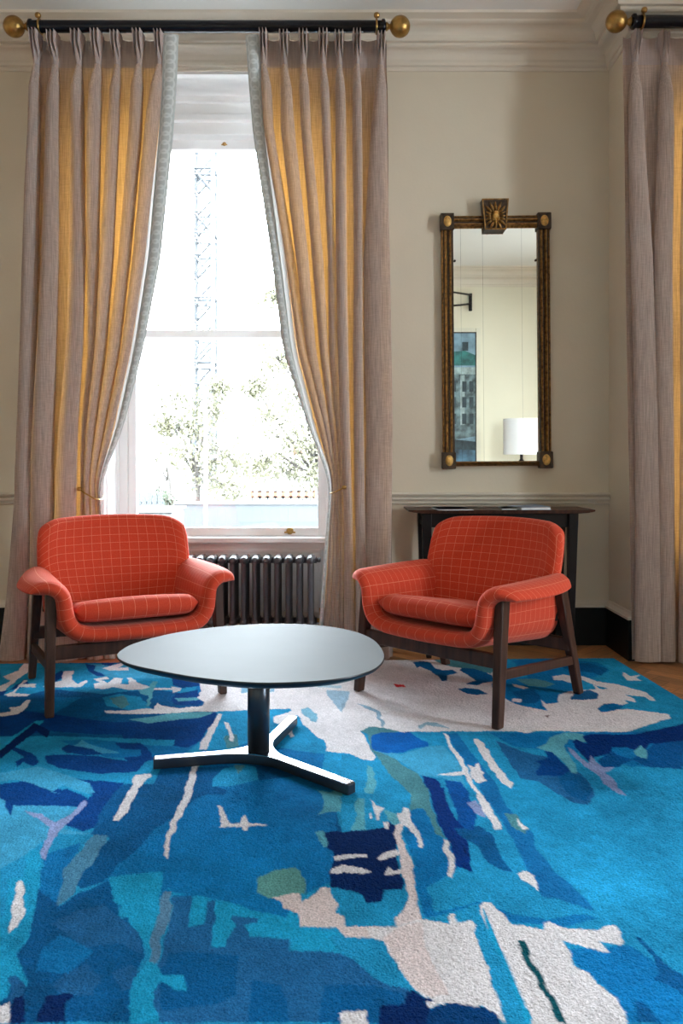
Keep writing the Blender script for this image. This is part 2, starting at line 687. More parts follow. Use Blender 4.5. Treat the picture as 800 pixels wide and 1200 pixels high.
cor = [(0, HC), (0, 2.935), (0.008, 2.935), (0.012, 2.945), (0.012, 2.952), (0.022, 2.956), (0.026, 2.968), (0.026, 2.982)]
cor += arc(0.066, 2.985, 0.036, 180, 90, 6)[1:]
cor += [(0.075, 3.024), (0.082, 3.030), (0.082, 3.040)]
cor += arc(0.150, 3.042, 0.052, 180, 95, 6)[0:]
cor += [(0.165, 3.094), (0.176, 3.097), (0.184, 3.104), (0.205, 3.107), (0.228, 3.110), (0.235, HC)]
room = [(XL, YB), (XC, YB), (XC, YC), (XR, YC), (XR, YR), (XL, YR)]
structure('trim_1', sweep(MB(), cor, room, closed=True), M_plaster)
# chair rail on both sides of the recess
rail = [(0, 0.716), (0, 0.778), (0.030, 0.778), (0.036, 0.772), (0.034, 0.765), (0.014, 0.762), (0.012, 0.756), (0.026, 0.753), (0.031, 0.747),
        (0.028, 0.741), (0.012, 0.738), (0.010, 0.732), (0.018, 0.729), (0.020, 0.724), (0.014, 0.718)]
structure('trim_2', sweep(MB(), rail, [(W3[1], YB), (OX0, YB)]), M_plaster)
structure('trim_3', sweep(MB(), rail, [(OX1, YB), (XC - 0.002, YB)]), M_plaster)
# tall black skirting with a cream cap
sk = [(0, 0), (0, 0.192), (0.022, 0.192), (0.024, 0.188), (0.024, 0)]
cap = [(0, 0.192), (0, 0.228), (0.006, 0.228), (0.010, 0.218), (0.022, 0.208), (0.030, 0.204), (0.030, 0.193)]
structure('baseboard_left', sweep(MB(), sk, [(W3[1], YB), (OX0, YB)]), M_black)
structure('baseboard_right', sweep(MB(), sk, [(OX1, YB), (XC, YB), (XC, YC), (W2[0], YC)]), M_black)
structure('trim_4', sweep(MB(), cap, [(W3[1], YB), (OX0, YB)]), M_plaster)
structure('trim_5', sweep(MB(), cap, [(OX1, YB), (XC, YB), (XC, YC), (W2[0], YC)]), M_plaster)
structure('baseboard_rear', sweep(MB(), sk, [(XR, YR), (XL, YR)]), M_black)


# ------------------------------------------------------------------ windows
def sash_window(name, x0, x1, y0, zs, full=True):
    """white box sash window: x0..x1 opening, y0 = room face of the joinery"""
    root = bpy.data.objects.new(name, None)
    COL.objects.link(root)
    root.location = ((x0 + x1) / 2, y0, zs)
    root['kind'] = 'structure'
    root['_world'] = 1
    b = MB()                                     # box frame
    b.box(x0, x0 + 0.055, y0, y0 + 0.16, zs, 2.94)
    b.box(x1 - 0.055, x1, y0, y0 + 0.16, zs, 2.94)
    b.box(x0, x1, y0 - 0.02, y0 + 0.16, 2.83, 2.94)
    b.box(x0, x1, y0 + 0.00, y0 + 0.16, 2.735, 2.83)
    b.box(x0, x1, y0 - 0.035, y0 + 0.03, 2.80, 2.835)
    b.box(x0, x1, y0 - 0.05, y0 - 0.0, 2.895, 2.94)
    b.box(x0, x1, y0 + 0.04, y0 + 0.20, zs - 0.03, zs + 0.002)
    b.build('window_frame', M_white, root, bevel=0.004)
    s = MB().box(x0 + 0.0, x1 - 0.0, y0 - 0.075, y0 + 0.045, zs - 0.033, zs)
    s.build('window_sill', M_white, root, bevel=0.008, seg=3)
    xa, xb = x0 + 0.055, x1 - 0.055
    for k, (ya, za, zb, bot, top) in enumerate(((y0 + 0.02, zs + 0.001, 1.664, 0.045, 0.042), (y0 + 0.075, 1.624, 2.735, 0.042, 0.052))):
        st = 0.043
        f = MB()
        f.box(xa, xa + st, ya, ya + 0.045, za, zb)
        f.box(xb - st, xb, ya, ya + 0.045, za, zb)
        f.box(xa + st, xb - st, ya, ya + 0.045, za, za + bot)
        f.box(xa + st, xb - st, ya, ya + 0.045, zb - top, zb)
        sh = f.build('window_sash', M_white, root, bevel=0.003)
        sh['_world'] = 1
        MB().box(xa + st - 0.005, xb - st + 0.005, ya + 0.02, ya + 0.024, za + bot - 0.005, zb - top + 0.005).build('pane', M_glass, sh)
    return root


ZS = 0.525
win = sash_window('window_1', OX0, OX1, 4.38, ZS)
# brass sash lifts: one at the head of the upper sash, one on the bottom rail
for (cx, cz, yy, k) in ((-0.285, 0.553, 4.40, 1.0), (-0.655, 2.712, 4.455, 0.55)):
    lift = MB()
    lift.lathe([(0.004, 0.0), (0.020 * k, 0.0), (0.020 * k, -0.004), (0.010 * k, -0.012), (0.004 * k, -0.014)], (cx, yy, cz), 'y', 16)
    lift.box(cx - 0.03 * k, cx + 0.03 * k, yy - 0.006, yy, cz - 0.012 * k, cz - 0.004 * k)
    lift.build('sash_lift', M_brass, win)
# apron panel under the sill with a raised moulding
ap = MB()
ap.box(OX0, OX1, 4.38, 4.60, 0, ZS - 0.033)
px0, px1, pz0, pz1 = OX0 + 0.06, OX1 - 0.075, 0.10, 0.455
for (a, b_, c, d) in ((px0, px1, pz0, pz0 + 0.018), (px0, px1, pz1 - 0.018, pz1), (px0, px0 + 0.018, pz0, pz1), (px1 - 0.018, px1, pz0, pz1)):
    ap.box(a, b_, 4.368, 4.385, c, d)
ap.build('apron_panel', M_white, win, bevel=0.004)
# panelled linings of the recess (folded shutters)
for side in (0, 1):
    xw = OX0 if side == 0 else OX1
    s = 1 if side == 0 else -1
    sl = MB()
    sl.box(min(xw, xw + s * 0.012), max(xw, xw + s * 0.012), 4.09, 4.38, 0, 2.94)
    for (za, zb) in ((0.12, 0.50), (0.60, 1.62), (1.72, 2.84)):
        for (ya, yb, zc, zd) in ((4.13, 4.34, za, za + 0.02), (4.13, 4.34, zb - 0.02, zb), (4.13, 4.15, za, zb), (4.32, 4.34, za, zb)):
            sl.box(min(xw + s * 0.008, xw + s * 0.022), max(xw + s * 0.008, xw + s * 0.022), ya, yb, zc, zd)
    # architrave bead at the edge
    sl.tube([(xw + s * 0.008, 4.088, 0), (xw + s * 0.008, 4.088, 2.94)], 0.010, 8)
    sl.build('shutter_panel', M_white, win, bevel=0.003)
MB().box(OX0, OX1, 4.09, 4.38, 2.925, 2.94).build('soffit_panel', M_white, win)
win2 = sash_window('window_2', W2[0], W2[1], 4.03, ZS)


sash_window('added_window_3', W3[0], W3[1], 4.38, ZS)  # added out of view so that more sky light enters


def wall_sash(name, xa, xb, y0, y1):
    root = bpy.data.objects.new(name, None)
    COL.objects.link(root)
    root.location = ((xa + xb) / 2, (y0 + y1) / 2, 0.5)
    root['kind'] = 'structure'
    root['_world'] = 1
    b = MB()
    for (ya, yb, za, zb) in ((y0, y0 + 0.06, 0.5, 2.94), (y1 - 0.06, y1, 0.5, 2.94), (y0, y1, 0.5, 0.56), (y0, y1, 2.84, 2.94), (y0, y1, 1.62, 1.67)):
        b.box(xa, xb, ya, yb, za, zb)
    b.build('window_frame', M_white, root, bevel=0.004)
    xm = (xa + xb) / 2
    MB().box(xm - 0.002, xm + 0.002, y0 + 0.05, y1 - 0.05, 0.55, 2.85).build('pane', M_glass, root)


wall_sash('added_window_4', XR + 0.19, XR + 0.25, *RW[0])  # added out of view to fill the room with light


# ------------------------------------------------------------------ rug
def on_floor(x, y):
    """point of the floor seen at pixel (x, y) of the photograph: the traced pattern becomes plan coordinates"""
    d = FPX * EYE / (y - 540.0)
    return ((x - 400.0) * d / FPX, d)


L_ = (34, 150, 205)
L2 = (66, 165, 214)
M_ = (16, 120, 188)
M2 = (12, 92, 152)
D_ = (6, 66, 140)
N_ = (6, 40, 98)
S_ = (34, 102, 160)
C_ = (30, 160, 212)
T_ = (92, 172, 196)
G_ = (78, 140, 156)
W_ = (226, 226, 236)
WP = (224, 213, 219)
P_ = (140, 158, 210)
K_ = (14, 84, 100)
PAT = [
    # broad fields first
    (M_, [(-900, 776), (240, 776), (236, 815), (240, 870), (200, 905), (-900, 905)]),
    (L_, [(0, 782), (130, 782), (200, 800), (230, 800), (230, 822), (120, 826), (60, 822), (0, 835)]),
    (L2, [(100, 783), (140, 783), (180, 790), (230, 792), (232, 800), (150, 799), (110, 797)]),
    (D_, [(100, 782), (112, 784), (110, 790), (125, 796), (115, 797), (103, 791)]),
    (D_, [(120, 780), (135, 781), (128, 785), (119, 783)]),
    (D_, [(60, 797), (72, 790), (78, 796), (60, 806), (52, 804)]),
    (D_, [(0, 815), (20, 812), (36, 808), (30, 800), (12, 812), (0, 822)]),
    (M2, [(0, 820), (30, 818), (55, 826), (40, 832), (10, 828), (-30, 850)]),
    (M2, [(-60, 835), (0, 828), (60, 812), (120, 818), (180, 812), (240, 822), (240, 835), (205, 870), (80, 873), (0, 900), (-200, 900)]),  # this dark blue also holds the left armchair's shadow
    (D_, [(0, 846), (30, 838), (60, 842), (90, 846), (135, 852), (190, 850), (205, 868), (110, 866), (60, 862), (20, 868), (-40, 868)]),  # deeper blue, armchair shadow painted in with the pattern
    (M_, [(60, 822), (95, 822), (80, 832), (62, 842), (50, 836)]),
    (L_, [(120, 822), (140, 818), (165, 822), (178, 836), (165, 842), (145, 836), (125, 832)]),
    (G_, [(128, 823), (145, 820), (152, 830), (142, 836), (134, 830)]),
    (D_, [(205, 845), (140, 862), (145, 872), (180, 873), (200, 880), (220, 882), (235, 875), (240, 865), (254, 850), (258, 840), (230, 838)]),
    (T_, [(150, 848), (180, 845), (200, 841), (240, 839), (252, 840), (235, 846), (205, 849), (175, 853)]),
    (L_, [(255, 840), (330, 839), (345, 845), (360, 860), (375, 875), (400, 892), (430, 900), (440, 950), (360, 960), (300, 940), (240, 938), (225, 900), (238, 882)]),
    (M_, [(236, 884), (270, 885), (300, 870), (310, 880), (380, 890), (372, 935), (240, 935)]),
    (G_, [(262, 868), (277, 866), (280, 880), (266, 884)]),
    # under-table field; its dark blue includes the table's shade
    (M2, [(143, 925), (170, 905), (240, 905), (330, 903), (390, 915), (400, 1000), (330, 1015), (240, 1010), (185, 1035), (130, 1040), (95, 1050), (70, 1020), (110, 980), (120, 950)]),
    (M_, [(200, 967), (235, 938), (262, 925), (360, 915), (395, 935), (392, 1040), (360, 1055), (300, 1055), (250, 1065), (200, 1058), (140, 1072), (118, 1046), (140, 1020), (165, 1000), (176, 980)]),
    (M2, [(200, 924), (235, 928), (255, 928), (267, 933), (262, 938), (240, 938), (225, 945), (215, 960), (200, 968), (180, 980), (165, 1000), (145, 1015), (150, 990), (180, 960)]),
    (L_, [(250, 918), (262, 907), (282, 903), (300, 905), (302, 920), (270, 928), (248, 928)]),
    (G_, [(273, 903), (287, 903), (280, 914)]),
    # left middle
    (L2, [(0, 935), (15, 950), (60, 950), (95, 954), (75, 980), (110, 985), (90, 1012), (40, 1010), (20, 1035), (-60, 1050), (-200, 980)]),
    (L_, [(60, 985), (112, 985), (128, 990), (100, 1020), (60, 1080), (40, 1090), (-60, 1200), (-60, 1060), (30, 1010)]),
    (M_, [(50, 1010), (95, 995), (80, 1030), (62, 1080), (44, 1080), (47, 1040)]),
    (G_[:2] + (180,), [(110, 985), (126, 987), (116, 1010), (98, 1030), (86, 1055), (64, 1076), (70, 1050), (76, 1025), (92, 1008)]),
    (L_, [(-80, 870), (60, 868), (205, 873), (180, 925), (146, 925), (60, 925), (-80, 930)]),
    (M_, [(70, 874), (110, 872), (180, 880), (205, 880), (205, 900), (120, 892)]),
    (L2, [(95, 873), (112, 880), (140, 888), (116, 889), (96, 884), (80, 886), (70, 883), (90, 878)]),
    (D_, [(14, 880), (40, 889), (46, 898), (38, 905), (28, 899), (20, 905), (18, 898), (28, 893), (15, 885)]),
    (D_, [(53, 891), (80, 890), (115, 892), (150, 898), (172, 896), (160, 911), (120, 913), (75, 908), (55, 900)]),
    (D_, [(135, 876), (165, 876), (178, 888), (180, 897), (152, 900), (145, 894), (164, 891), (164, 885), (140, 883)]),
    (D_, [(80, 878), (110, 884), (120, 890), (100, 891), (78, 888), (72, 882)]),
    (D_, [(0, 925), (22, 923), (42, 917), (60, 923), (72, 933), (78, 930), (102, 942), (95, 953), (60, 951), (15, 951), (13, 963), (6, 952), (8, 945), (0, 941), (-60, 940)]),
    (D_, [(100, 945), (108, 938), (88, 930), (75, 917), (112, 922), (146, 923), (130, 940), (120, 955), (115, 970), (110, 978), (95, 982), (76, 974), (85, 965), (92, 957)]),
    (L2, [(45, 905), (70, 912), (105, 925), (111, 935), (100, 937), (75, 926), (60, 935), (70, 938), (40, 925), (20, 920), (0, 922), (0, 912)]),
    (C_, [(0, 890), (30, 872), (52, 850), (42, 850), (10, 872), (0, 880)]),
    (N_, [(0, 896), (20, 880), (42, 862), (50, 868), (55, 870), (58, 862), (48, 856), (40, 852), (16, 872), (0, 886)]),
    (P_, [(98, 945), (103, 949), (75, 976), (62, 992), (52, 1016), (46, 1012), (55, 985), (64, 972), (84, 960)]),
    (P_, [(28, 957), (50, 962), (66, 972), (60, 978), (45, 967)]),
    # lower left
    (M2, [(45, 1050), (70, 1072), (90, 1055), (130, 1040), (142, 1085), (152, 1083), (158, 1100), (168, 1110), (168, 1132), (160, 1150), (152, 1175), (155, 1210), (-60, 1210), (22, 1160), (22, 1130), (32, 1105), (40, 1075)]),
    (S_, [(85, 1080), (120, 1068), (150, 1090), (166, 1110), (166, 1128), (140, 1115), (100, 1120), (78, 1105), (60, 1092)]),
    (S_, [(60, 1165), (75, 1150), (100, 1140), (120, 1160), (110, 1178), (70, 1176)]),
    (S_, [(130, 1150), (155, 1140), (165, 1150), (155, 1170), (140, 1175)]),
    (M_, [(50, 1120), (70, 1105), (95, 1115), (110, 1125), (80, 1150), (40, 1150)]),
    (S_, [(10, 1155), (22, 1150), (28, 1165), (25, 1185), (12, 1185)]),
    (S_, [(202, 1060), (225, 1058), (220, 1095), (238, 1092), (241, 1066), (252, 1064), (248, 1120), (262, 1120), (278, 1092), (268, 1086), (272, 1082), (303, 1084), (300, 1091), (286, 1093), (292, 1108), (338, 1109), (340, 1123), (400, 1128), (415, 1135), (440, 1158), (455, 1165), (480, 1172), (475, 1210), (182, 1210), (178, 1175), (190, 1160), (183, 1145), (195, 1110)]),
    (M2, [(198, 1125), (240, 1128), (280, 1130), (275, 1180), (235, 1190), (190, 1195), (185, 1160)]),
    (M2, [(295, 1160), (332, 1165), (338, 1210), (290, 1210)]),
    (M2, [(380, 1165), (440, 1165), (475, 1178), (470, 1210), (370, 1210)]),
    (C_, [(128, 1036), (190, 1030), (187, 1070), (178, 1105), (181, 1140), (196, 1153), (217, 1151), (218, 1172), (205, 1171), (190, 1160), (178, 1175), (186, 1210), (152, 1210), (150, 1180), (158, 1155), (172, 1140), (173, 1125), (168, 1110), (155, 1095), (150, 1083), (140, 1082), (142, 1070), (133, 1065)]),
    (C_, [(196, 1048), (260, 1066), (300, 1058), (345, 1072), (352, 1096), (400, 1104), (400, 1126), (342, 1122), (340, 1107), (292, 1108), (286, 1094), (300, 1091), (304, 1085), (272, 1081), (269, 1086), (278, 1092), (262, 1120), (248, 1121), (253, 1063), (241, 1064), (236, 1092), (220, 1095), (226, 1056), (202, 1058)]),
    (M_, [(196, 1040), (300, 1040), (345, 1070), (335, 1085), (300, 1076), (255, 1062), (200, 1054)]),
    ((88, 134, 172), [(192, 1053), (201, 1053), (198, 1085), (191, 1110), (183, 1140), (174, 1136), (178, 1105), (188, 1070)]),
    (C_, [(30, 1012), (35, 1004), (47, 1004), (48, 1012), (46, 1045), (40, 1080), (35, 1105), (22, 1130), (25, 1145), (32, 1160), (30, 1168), (18, 1152), (10, 1155), (8, 1180), (-60, 1230), (-60, 1130), (5, 1080), (10, 1050), (8, 1040), (18, 1037), (30, 1036)]),
    (W_, [(19, 1043), (25, 1041), (30, 1050), (27, 1060), (29, 1082), (20, 1095), (10, 1103), (12, 1085), (17, 1062)]),
    (W_, [(-40, 1215), (0, 1190), (14, 1184), (10, 1210)]),
    (N_, [(17, 1180), (28, 1176), (29, 1210), (10, 1210)]),
    (N_, [(53, 1176), (70, 1176), (80, 1173), (88, 1179), (76, 1188), (76, 1210), (40, 1210), (47, 1188)]),
    # right of the table
    (G_, [(425, 858), (445, 856), (472, 862), (445, 866), (437, 874), (442, 884), (460, 893), (470, 903), (490, 912), (500, 930), (505, 950), (512, 972), (520, 990), (510, 985), (503, 966), (498, 955), (490, 954), (485, 963), (480, 955), (483, 940), (470, 926), (455, 912), (445, 897), (438, 888), (432, 876), (430, 865), (418, 860)]),
    (L2, [(440, 885), (470, 890), (502, 880), (520, 880), (540, 905), (545, 930), (520, 918), (495, 915), (470, 900)]),
    ((0, 100, 190), [(435, 868), (445, 864), (480, 863), (490, 870), (500, 876), (502, 880), (485, 883), (472, 888), (450, 888), (438, 884), (434, 878)]),
    (T_, [(430, 903), (436, 905), (440, 930), (436, 937), (426, 936), (430, 920)]),
    (T_, [(418, 942), (427, 942), (426, 970), (430, 980), (412, 981), (416, 962)]),
    (T_, [(372, 932), (385, 935), (400, 930), (400, 958), (386, 958), (372, 962), (378, 955), (381, 945)]),
    (T_, [(448, 955), (462, 960), (470, 970), (462, 975), (455, 968)]),
    (M_, [(480, 958), (488, 955), (498, 955), (510, 985), (530, 1000), (550, 1028), (640, 1065), (700, 1085), (660, 1096), (600, 1090), (560, 1068), (500, 1086), (490, 1060), (484, 1015), (472, 985)]),
    (L_, [(535, 1028), (560, 1010), (610, 1035), (650, 1060), (690, 1078), (640, 1088), (600, 1080), (560, 1066), (510, 1078), (500, 1050)]),
    (N_[:1] + (52, 130), [(495, 915), (510, 919), (516, 925), (525, 945), (536, 972), (545, 978), (548, 995), (555, 1033), (545, 1027), (534, 1024), (530, 1000), (520, 988), (512, 970), (506, 945), (500, 930)]),
    (M2, [(532, 978), (560, 975), (577, 985), (586, 1010), (600, 1030), (590, 1029), (572, 1018), (560, 1000), (546, 992)]),
    ((8, 84, 165), [(520, 920), (540, 922), (548, 940), (556, 955), (557, 965), (553, 980), (545, 979), (536, 972), (531, 955), (525, 935)]),
    (L_, [(516, 920), (519, 921), (530, 945), (537, 964), (535, 968), (525, 948)]),
    (N_, [(541, 998), (543, 999), (550, 1012), (548, 1013)]),
    (P_, [(546, 948), (557, 945), (566, 957), (568, 965), (558, 962)]),
    ((20, 112, 178), [(523, 866), (535, 865), (550, 885), (565, 905), (578, 920), (592, 950), (610, 970), (625, 985), (628, 1000), (650, 1030), (670, 1045), (690, 1068), (697, 1077), (680, 1072), (655, 1062), (635, 1060), (622, 1040), (610, 1010), (600, 990), (585, 965), (570, 945), (560, 925), (548, 905), (535, 885)]),
    (G_, [(590, 960), (606, 962), (618, 978), (615, 985), (600, 975)]),
    (M_, [(573, 864), (690, 864), (800, 862), (830, 900), (800, 905), (740, 905), (700, 890), (640, 885), (600, 880)]),
    (S_, [(580, 873), (600, 882), (625, 890), (650, 895), (680, 913), (695, 930), (697, 940), (690, 950), (672, 948), (650, 935), (630, 922), (610, 918), (600, 905)]),
    (M2, [(655, 908), (680, 915), (694, 932), (688, 946), (668, 940), (655, 925)]),
    (D_, [(637, 885), (645, 883), (655, 895), (668, 910), (655, 916), (630, 915), (628, 910), (634, 902), (626, 898), (640, 895)]),
    (T_, [(628, 882), (640, 877), (645, 869), (662, 864), (682, 865), (691, 876), (680, 875), (668, 872), (660, 880), (670, 895), (676, 912), (670, 912), (660, 898), (648, 888), (632, 883)]),
    ((8, 84, 150), [(700, 897), (715, 886), (730, 893), (760, 905), (800, 908), (800, 865), (770, 872), (762, 882), (725, 905), (705, 906)]),
    (N_[:1] + (48, 116), [(690, 866), (745, 866), (762, 862), (785, 857), (830, 846), (830, 870), (780, 876), (762, 877), (757, 883), (748, 887), (735, 882), (718, 881), (714, 889), (697, 893), (693, 901), (685, 895), (677, 885), (670, 875), (676, 872), (688, 878), (682, 868)]),
    (T_, [(742, 887), (750, 879), (757, 885), (758, 895), (750, 894)]),
    (P_, [(665, 881), (672, 885), (680, 895), (690, 901), (692, 891), (698, 899), (705, 905), (720, 905), (710, 912), (725, 928), (733, 939), (725, 938), (708, 925), (698, 912), (685, 905), (670, 890)]),
    (M_, [(660, 1122), (740, 1118), (800, 1160), (800, 1210), (740, 1210), (722, 1180), (690, 1152)]),
    (M2, [(745, 1108), (752, 1110), (770, 1130), (790, 1148), (815, 1160), (815, 1190), (790, 1170), (775, 1162), (768, 1160), (775, 1150), (765, 1130)]),
    (M2, [(742, 1184), (755, 1185), (772, 1210), (748, 1210)]),
    (L_, [(385, 1106), (445, 1110), (460, 1150), (483, 1172), (455, 1165), (430, 1140), (415, 1128), (395, 1125)]),
    # the big white field at the back
    (W_, [(233, 803), (236, 815), (230, 822), (240, 828), (238, 832), (205, 838), (250, 839), (338, 835), (350, 845), (356, 855), (372, 870), (380, 872), (383, 886), (408, 889), (425, 896), (438, 897), (440, 893), (430, 876), (423, 862), (432, 857), (448, 858), (470, 863), (600, 862), (618, 865), (630, 862), (700, 863), (735, 863), (784, 847), (783, 842), (760, 839), (735, 836), (708, 838), (738, 828), (724, 818), (700, 812), (672, 814), (650, 810), (636, 812), (600, 800), (590, 786), (575, 770), (420, 772), (330, 774), (250, 776), (245, 785), (238, 795)]),
    (L_, [(575, 770), (730, 768), (790, 812), (795, 846), (745, 830), (735, 836), (708, 838), (735, 829), (724, 819), (700, 811), (690, 800), (668, 795), (640, 797), (600, 800)]),
    (M_, [(600, 778), (640, 776), (700, 780), (715, 790), (700, 797), (690, 799), (668, 795), (620, 800)]),
    (M2, [(650, 783), (690, 781), (712, 788), (706, 796), (690, 792), (668, 790)]),
    (M_, [(575, 806), (600, 799), (640, 797), (668, 798), (672, 814), (655, 818), (653, 828), (640, 830), (632, 824), (641, 838), (622, 834), (610, 832), (600, 828), (590, 822), (578, 812)]),
    (M2, [(600, 815), (625, 812), (633, 822), (628, 829), (615, 829), (606, 824)]),
    (G_, [(604, 800), (630, 800), (650, 806), (640, 810), (618, 808)]),
    (S_, [(672, 817), (690, 813), (702, 818), (700, 824), (680, 825), (668, 824)]),
    (W_, [(646, 797), (660, 795), (672, 797), (676, 803), (672, 806), (660, 802), (650, 801)]),
    (W_, [(600, 806), (610, 808), (620, 811), (612, 812), (602, 809)]),
    (W_, [(600, 823), (611, 824), (610, 828), (600, 827)]),
    (W_, [(680, 796), (700, 803), (722, 806), (738, 811), (757, 816), (768, 826), (762, 826), (752, 821), (735, 819), (715, 812), (698, 808), (682, 801)]),
    (W_, [(694, 806), (702, 812), (722, 812), (742, 824), (745, 828), (728, 825), (712, 818), (698, 813)]),
    (W_, [(728, 792), (740, 797), (749, 795), (745, 799), (752, 802), (735, 802), (730, 798)]),
    (M_, [(700, 836), (706, 830), (720, 829), (733, 832), (720, 838), (704, 840)]),
    (M2, [(484, 780), (493, 779), (503, 780), (510, 787), (520, 790), (530, 789), (536, 793), (524, 796), (524, 802), (518, 803), (513, 797), (504, 791), (492, 785), (488, 787)]),
    (M2, [(535, 812), (545, 811), (560, 812), (571, 818), (560, 819), (548, 818)]),
    (M2, [(540, 783), (560, 786), (575, 795), (580, 803), (566, 805), (560, 808), (546, 806), (556, 802), (548, 795), (538, 790)]),
    (G_, [(508, 776), (540, 778), (580, 788), (576, 794), (555, 788), (530, 786), (512, 780)]),
    ((220, 52, 60), [(461, 806), (473, 807), (476, 810), (464, 810)]),
    ((90, 60, 70), [(638, 844), (645, 843), (643, 846)]),
    ((130, 178, 212), [(282, 806), (290, 805), (291, 816), (283, 817)]),
    ((130, 178, 212), [(315, 806), (320, 806), (321, 815), (316, 816)]),
    ((120, 178, 210), [(352, 836), (360, 834), (371, 842), (372, 852), (365, 850), (354, 842)]),
    (L_, [(315, 836), (333, 835), (342, 840), (338, 849), (328, 846), (318, 844)]),
    (W_, [(321, 845), (328, 843), (338, 840), (346, 836), (349, 842), (340, 848), (326, 854), (320, 852)]),
    ((150, 184, 212), [(382, 813), (410, 815), (408, 824), (400, 840), (395, 835), (390, 826), (384, 820)]),
    ((140, 178, 208), [(417, 829), (432, 833), (444, 838), (447, 845), (451, 855), (448, 858), (443, 847), (440, 840), (430, 836)]),
    ((150, 190, 216), [(490, 856), (500, 851), (510, 852), (530, 860), (545, 862), (512, 857), (500, 855), (492, 860)]),
    ((160, 196, 216), [(350, 806), (400, 808), (400, 811), (352, 809)]),
    # writing-like strokes and other white marks
    (W_, [(74, 791), (87, 790), (84, 801), (92, 806), (100, 801), (103, 803), (94, 810), (62, 810), (50, 809), (64, 804), (72, 802)]),
    (W_, [(109, 800), (125, 797), (128, 800), (118, 801), (126, 805), (134, 799), (144, 799), (140, 806), (150, 807), (152, 801), (148, 799), (155, 798), (160, 804), (180, 811), (205, 811), (205, 813), (150, 813), (132, 810), (122, 812), (112, 811), (110, 806), (117, 804)]),
    (T_, [(178, 803), (184, 803), (180, 813), (175, 832), (171, 833), (174, 820), (164, 818), (162, 814), (174, 810)]),
    (W_, [(122, 838), (150, 838), (170, 835), (180, 836), (184, 829), (190, 832), (210, 835), (240, 832), (240, 838), (200, 841), (155, 842), (125, 841)]),
    (W_, [(200, 809), (213, 811), (212, 814), (203, 817)]),
    (D_, [(200, 796), (230, 800), (234, 808), (215, 811), (203, 808)]),
    (D_, [(206, 818), (232, 813), (234, 820), (230, 824), (238, 828), (232, 832), (205, 831), (200, 826)]),
    (T_, [(205, 823), (230, 822), (235, 825), (208, 827)]),
    (W_, [(120, 787), (145, 780), (150, 781), (138, 787), (150, 786), (150, 790), (128, 790)]),
    (W_, [(3, 797), (22, 790), (28, 782), (35, 782), (33, 792), (25, 797), (5, 814), (-5, 816), (-5, 812), (12, 802)]),
    (W_, [(4, 819), (15, 815), (29, 801), (33, 802), (27, 806), (43, 806), (41, 810), (22, 810), (17, 817), (36, 818), (32, 821), (10, 821)]),
    (W_, [(-5, 842), (12, 839), (12, 834), (18, 834), (25, 832), (32, 825), (36, 826), (30, 836), (20, 842), (0, 845)]),
    (W_, [(155, 921), (160, 915), (176, 913), (178, 917), (168, 922), (165, 928), (150, 955), (140, 968), (132, 969), (138, 955), (148, 938), (156, 926)]),
    (W_, [(256, 841), (261, 842), (252, 860), (242, 884), (234, 884), (235, 877), (245, 860)]),
    (W_, [(262, 851), (268, 853), (274, 870), (273, 875), (269, 873), (267, 862)]),
    (W_, [(227, 899), (234, 899), (225, 935), (215, 960), (200, 990), (195, 1015), (192, 1012), (192, 1000), (200, 975), (212, 945)]),
    (W_, [(255, 950), (258, 951), (264, 962), (269, 973), (282, 973), (283, 965), (286, 962), (290, 968), (293, 973), (313, 974), (312, 975), (292, 976), (289, 982), (284, 981), (283, 977), (257, 977), (260, 973), (256, 960)]),
    (W_, [(338, 856), (342, 862), (343, 869), (339, 870), (336, 862)]),
    ((96, 158, 160), [(302, 1036), (320, 1029), (345, 1025), (354, 1030), (358, 1045), (357, 1055), (340, 1061), (315, 1062), (300, 1055)]),
    (N_, [(380, 985), (395, 981), (400, 983), (430, 980), (450, 977), (455, 970), (462, 975), (463, 985), (466, 1020), (474, 1045), (472, 1051), (450, 1052), (447, 1066), (430, 1067), (425, 1058), (400, 1050), (388, 1048), (386, 1038), (390, 1020), (391, 1005), (381, 1000)]),
    (T_, [(369, 982), (380, 981), (384, 1000), (379, 1001)]),
    (W_, [(390, 1012), (400, 1010), (430, 1009), (431, 1013), (405, 1015), (392, 1016)]),
    (W_, [(389, 1027), (400, 1022), (420, 1024), (437, 1030), (425, 1033), (400, 1031), (390, 1032)]),
    (W_, [(442, 1014), (452, 1007), (466, 1003), (470, 1010), (455, 1015), (446, 1016)]),
    (W_, [(450, 1032), (453, 1024), (462, 1028), (474, 1026), (476, 1033), (462, 1032), (452, 1034)]),
    (WP, [(462, 975), (472, 971), (470, 985), (475, 1000), (482, 1015), (486, 1035), (487, 1050), (489, 1070), (495, 1088), (463, 1096), (464, 1085), (475, 1072), (478, 1060), (474, 1040), (470, 1025), (468, 1005), (463, 990)]),
    (W_, [(464, 960), (470, 960), (473, 953), (480, 955), (480, 965), (487, 975), (492, 988), (496, 1001), (490, 1000), (487, 990), (479, 978), (470, 974), (466, 968)]),
    (W_, [(434, 943), (440, 950), (450, 954), (444, 960), (444, 968), (441, 968), (438, 957)]),
    (W_, [(449, 971), (455, 971), (455, 979), (451, 979)]),
    (W_, [(432, 960), (434, 959), (435, 967), (433, 967)]),
    (WP, [(317, 1061), (350, 1055), (353, 1066), (372, 1055), (378, 1048), (387, 1050), (389, 1060), (397, 1068), (394, 1078), (403, 1083), (405, 1095), (465, 1095), (465, 1109), (435, 1108), (405, 1108), (400, 1104), (397, 1096), (350, 1096), (350, 1080), (345, 1077), (333, 1074), (330, 1066)]),
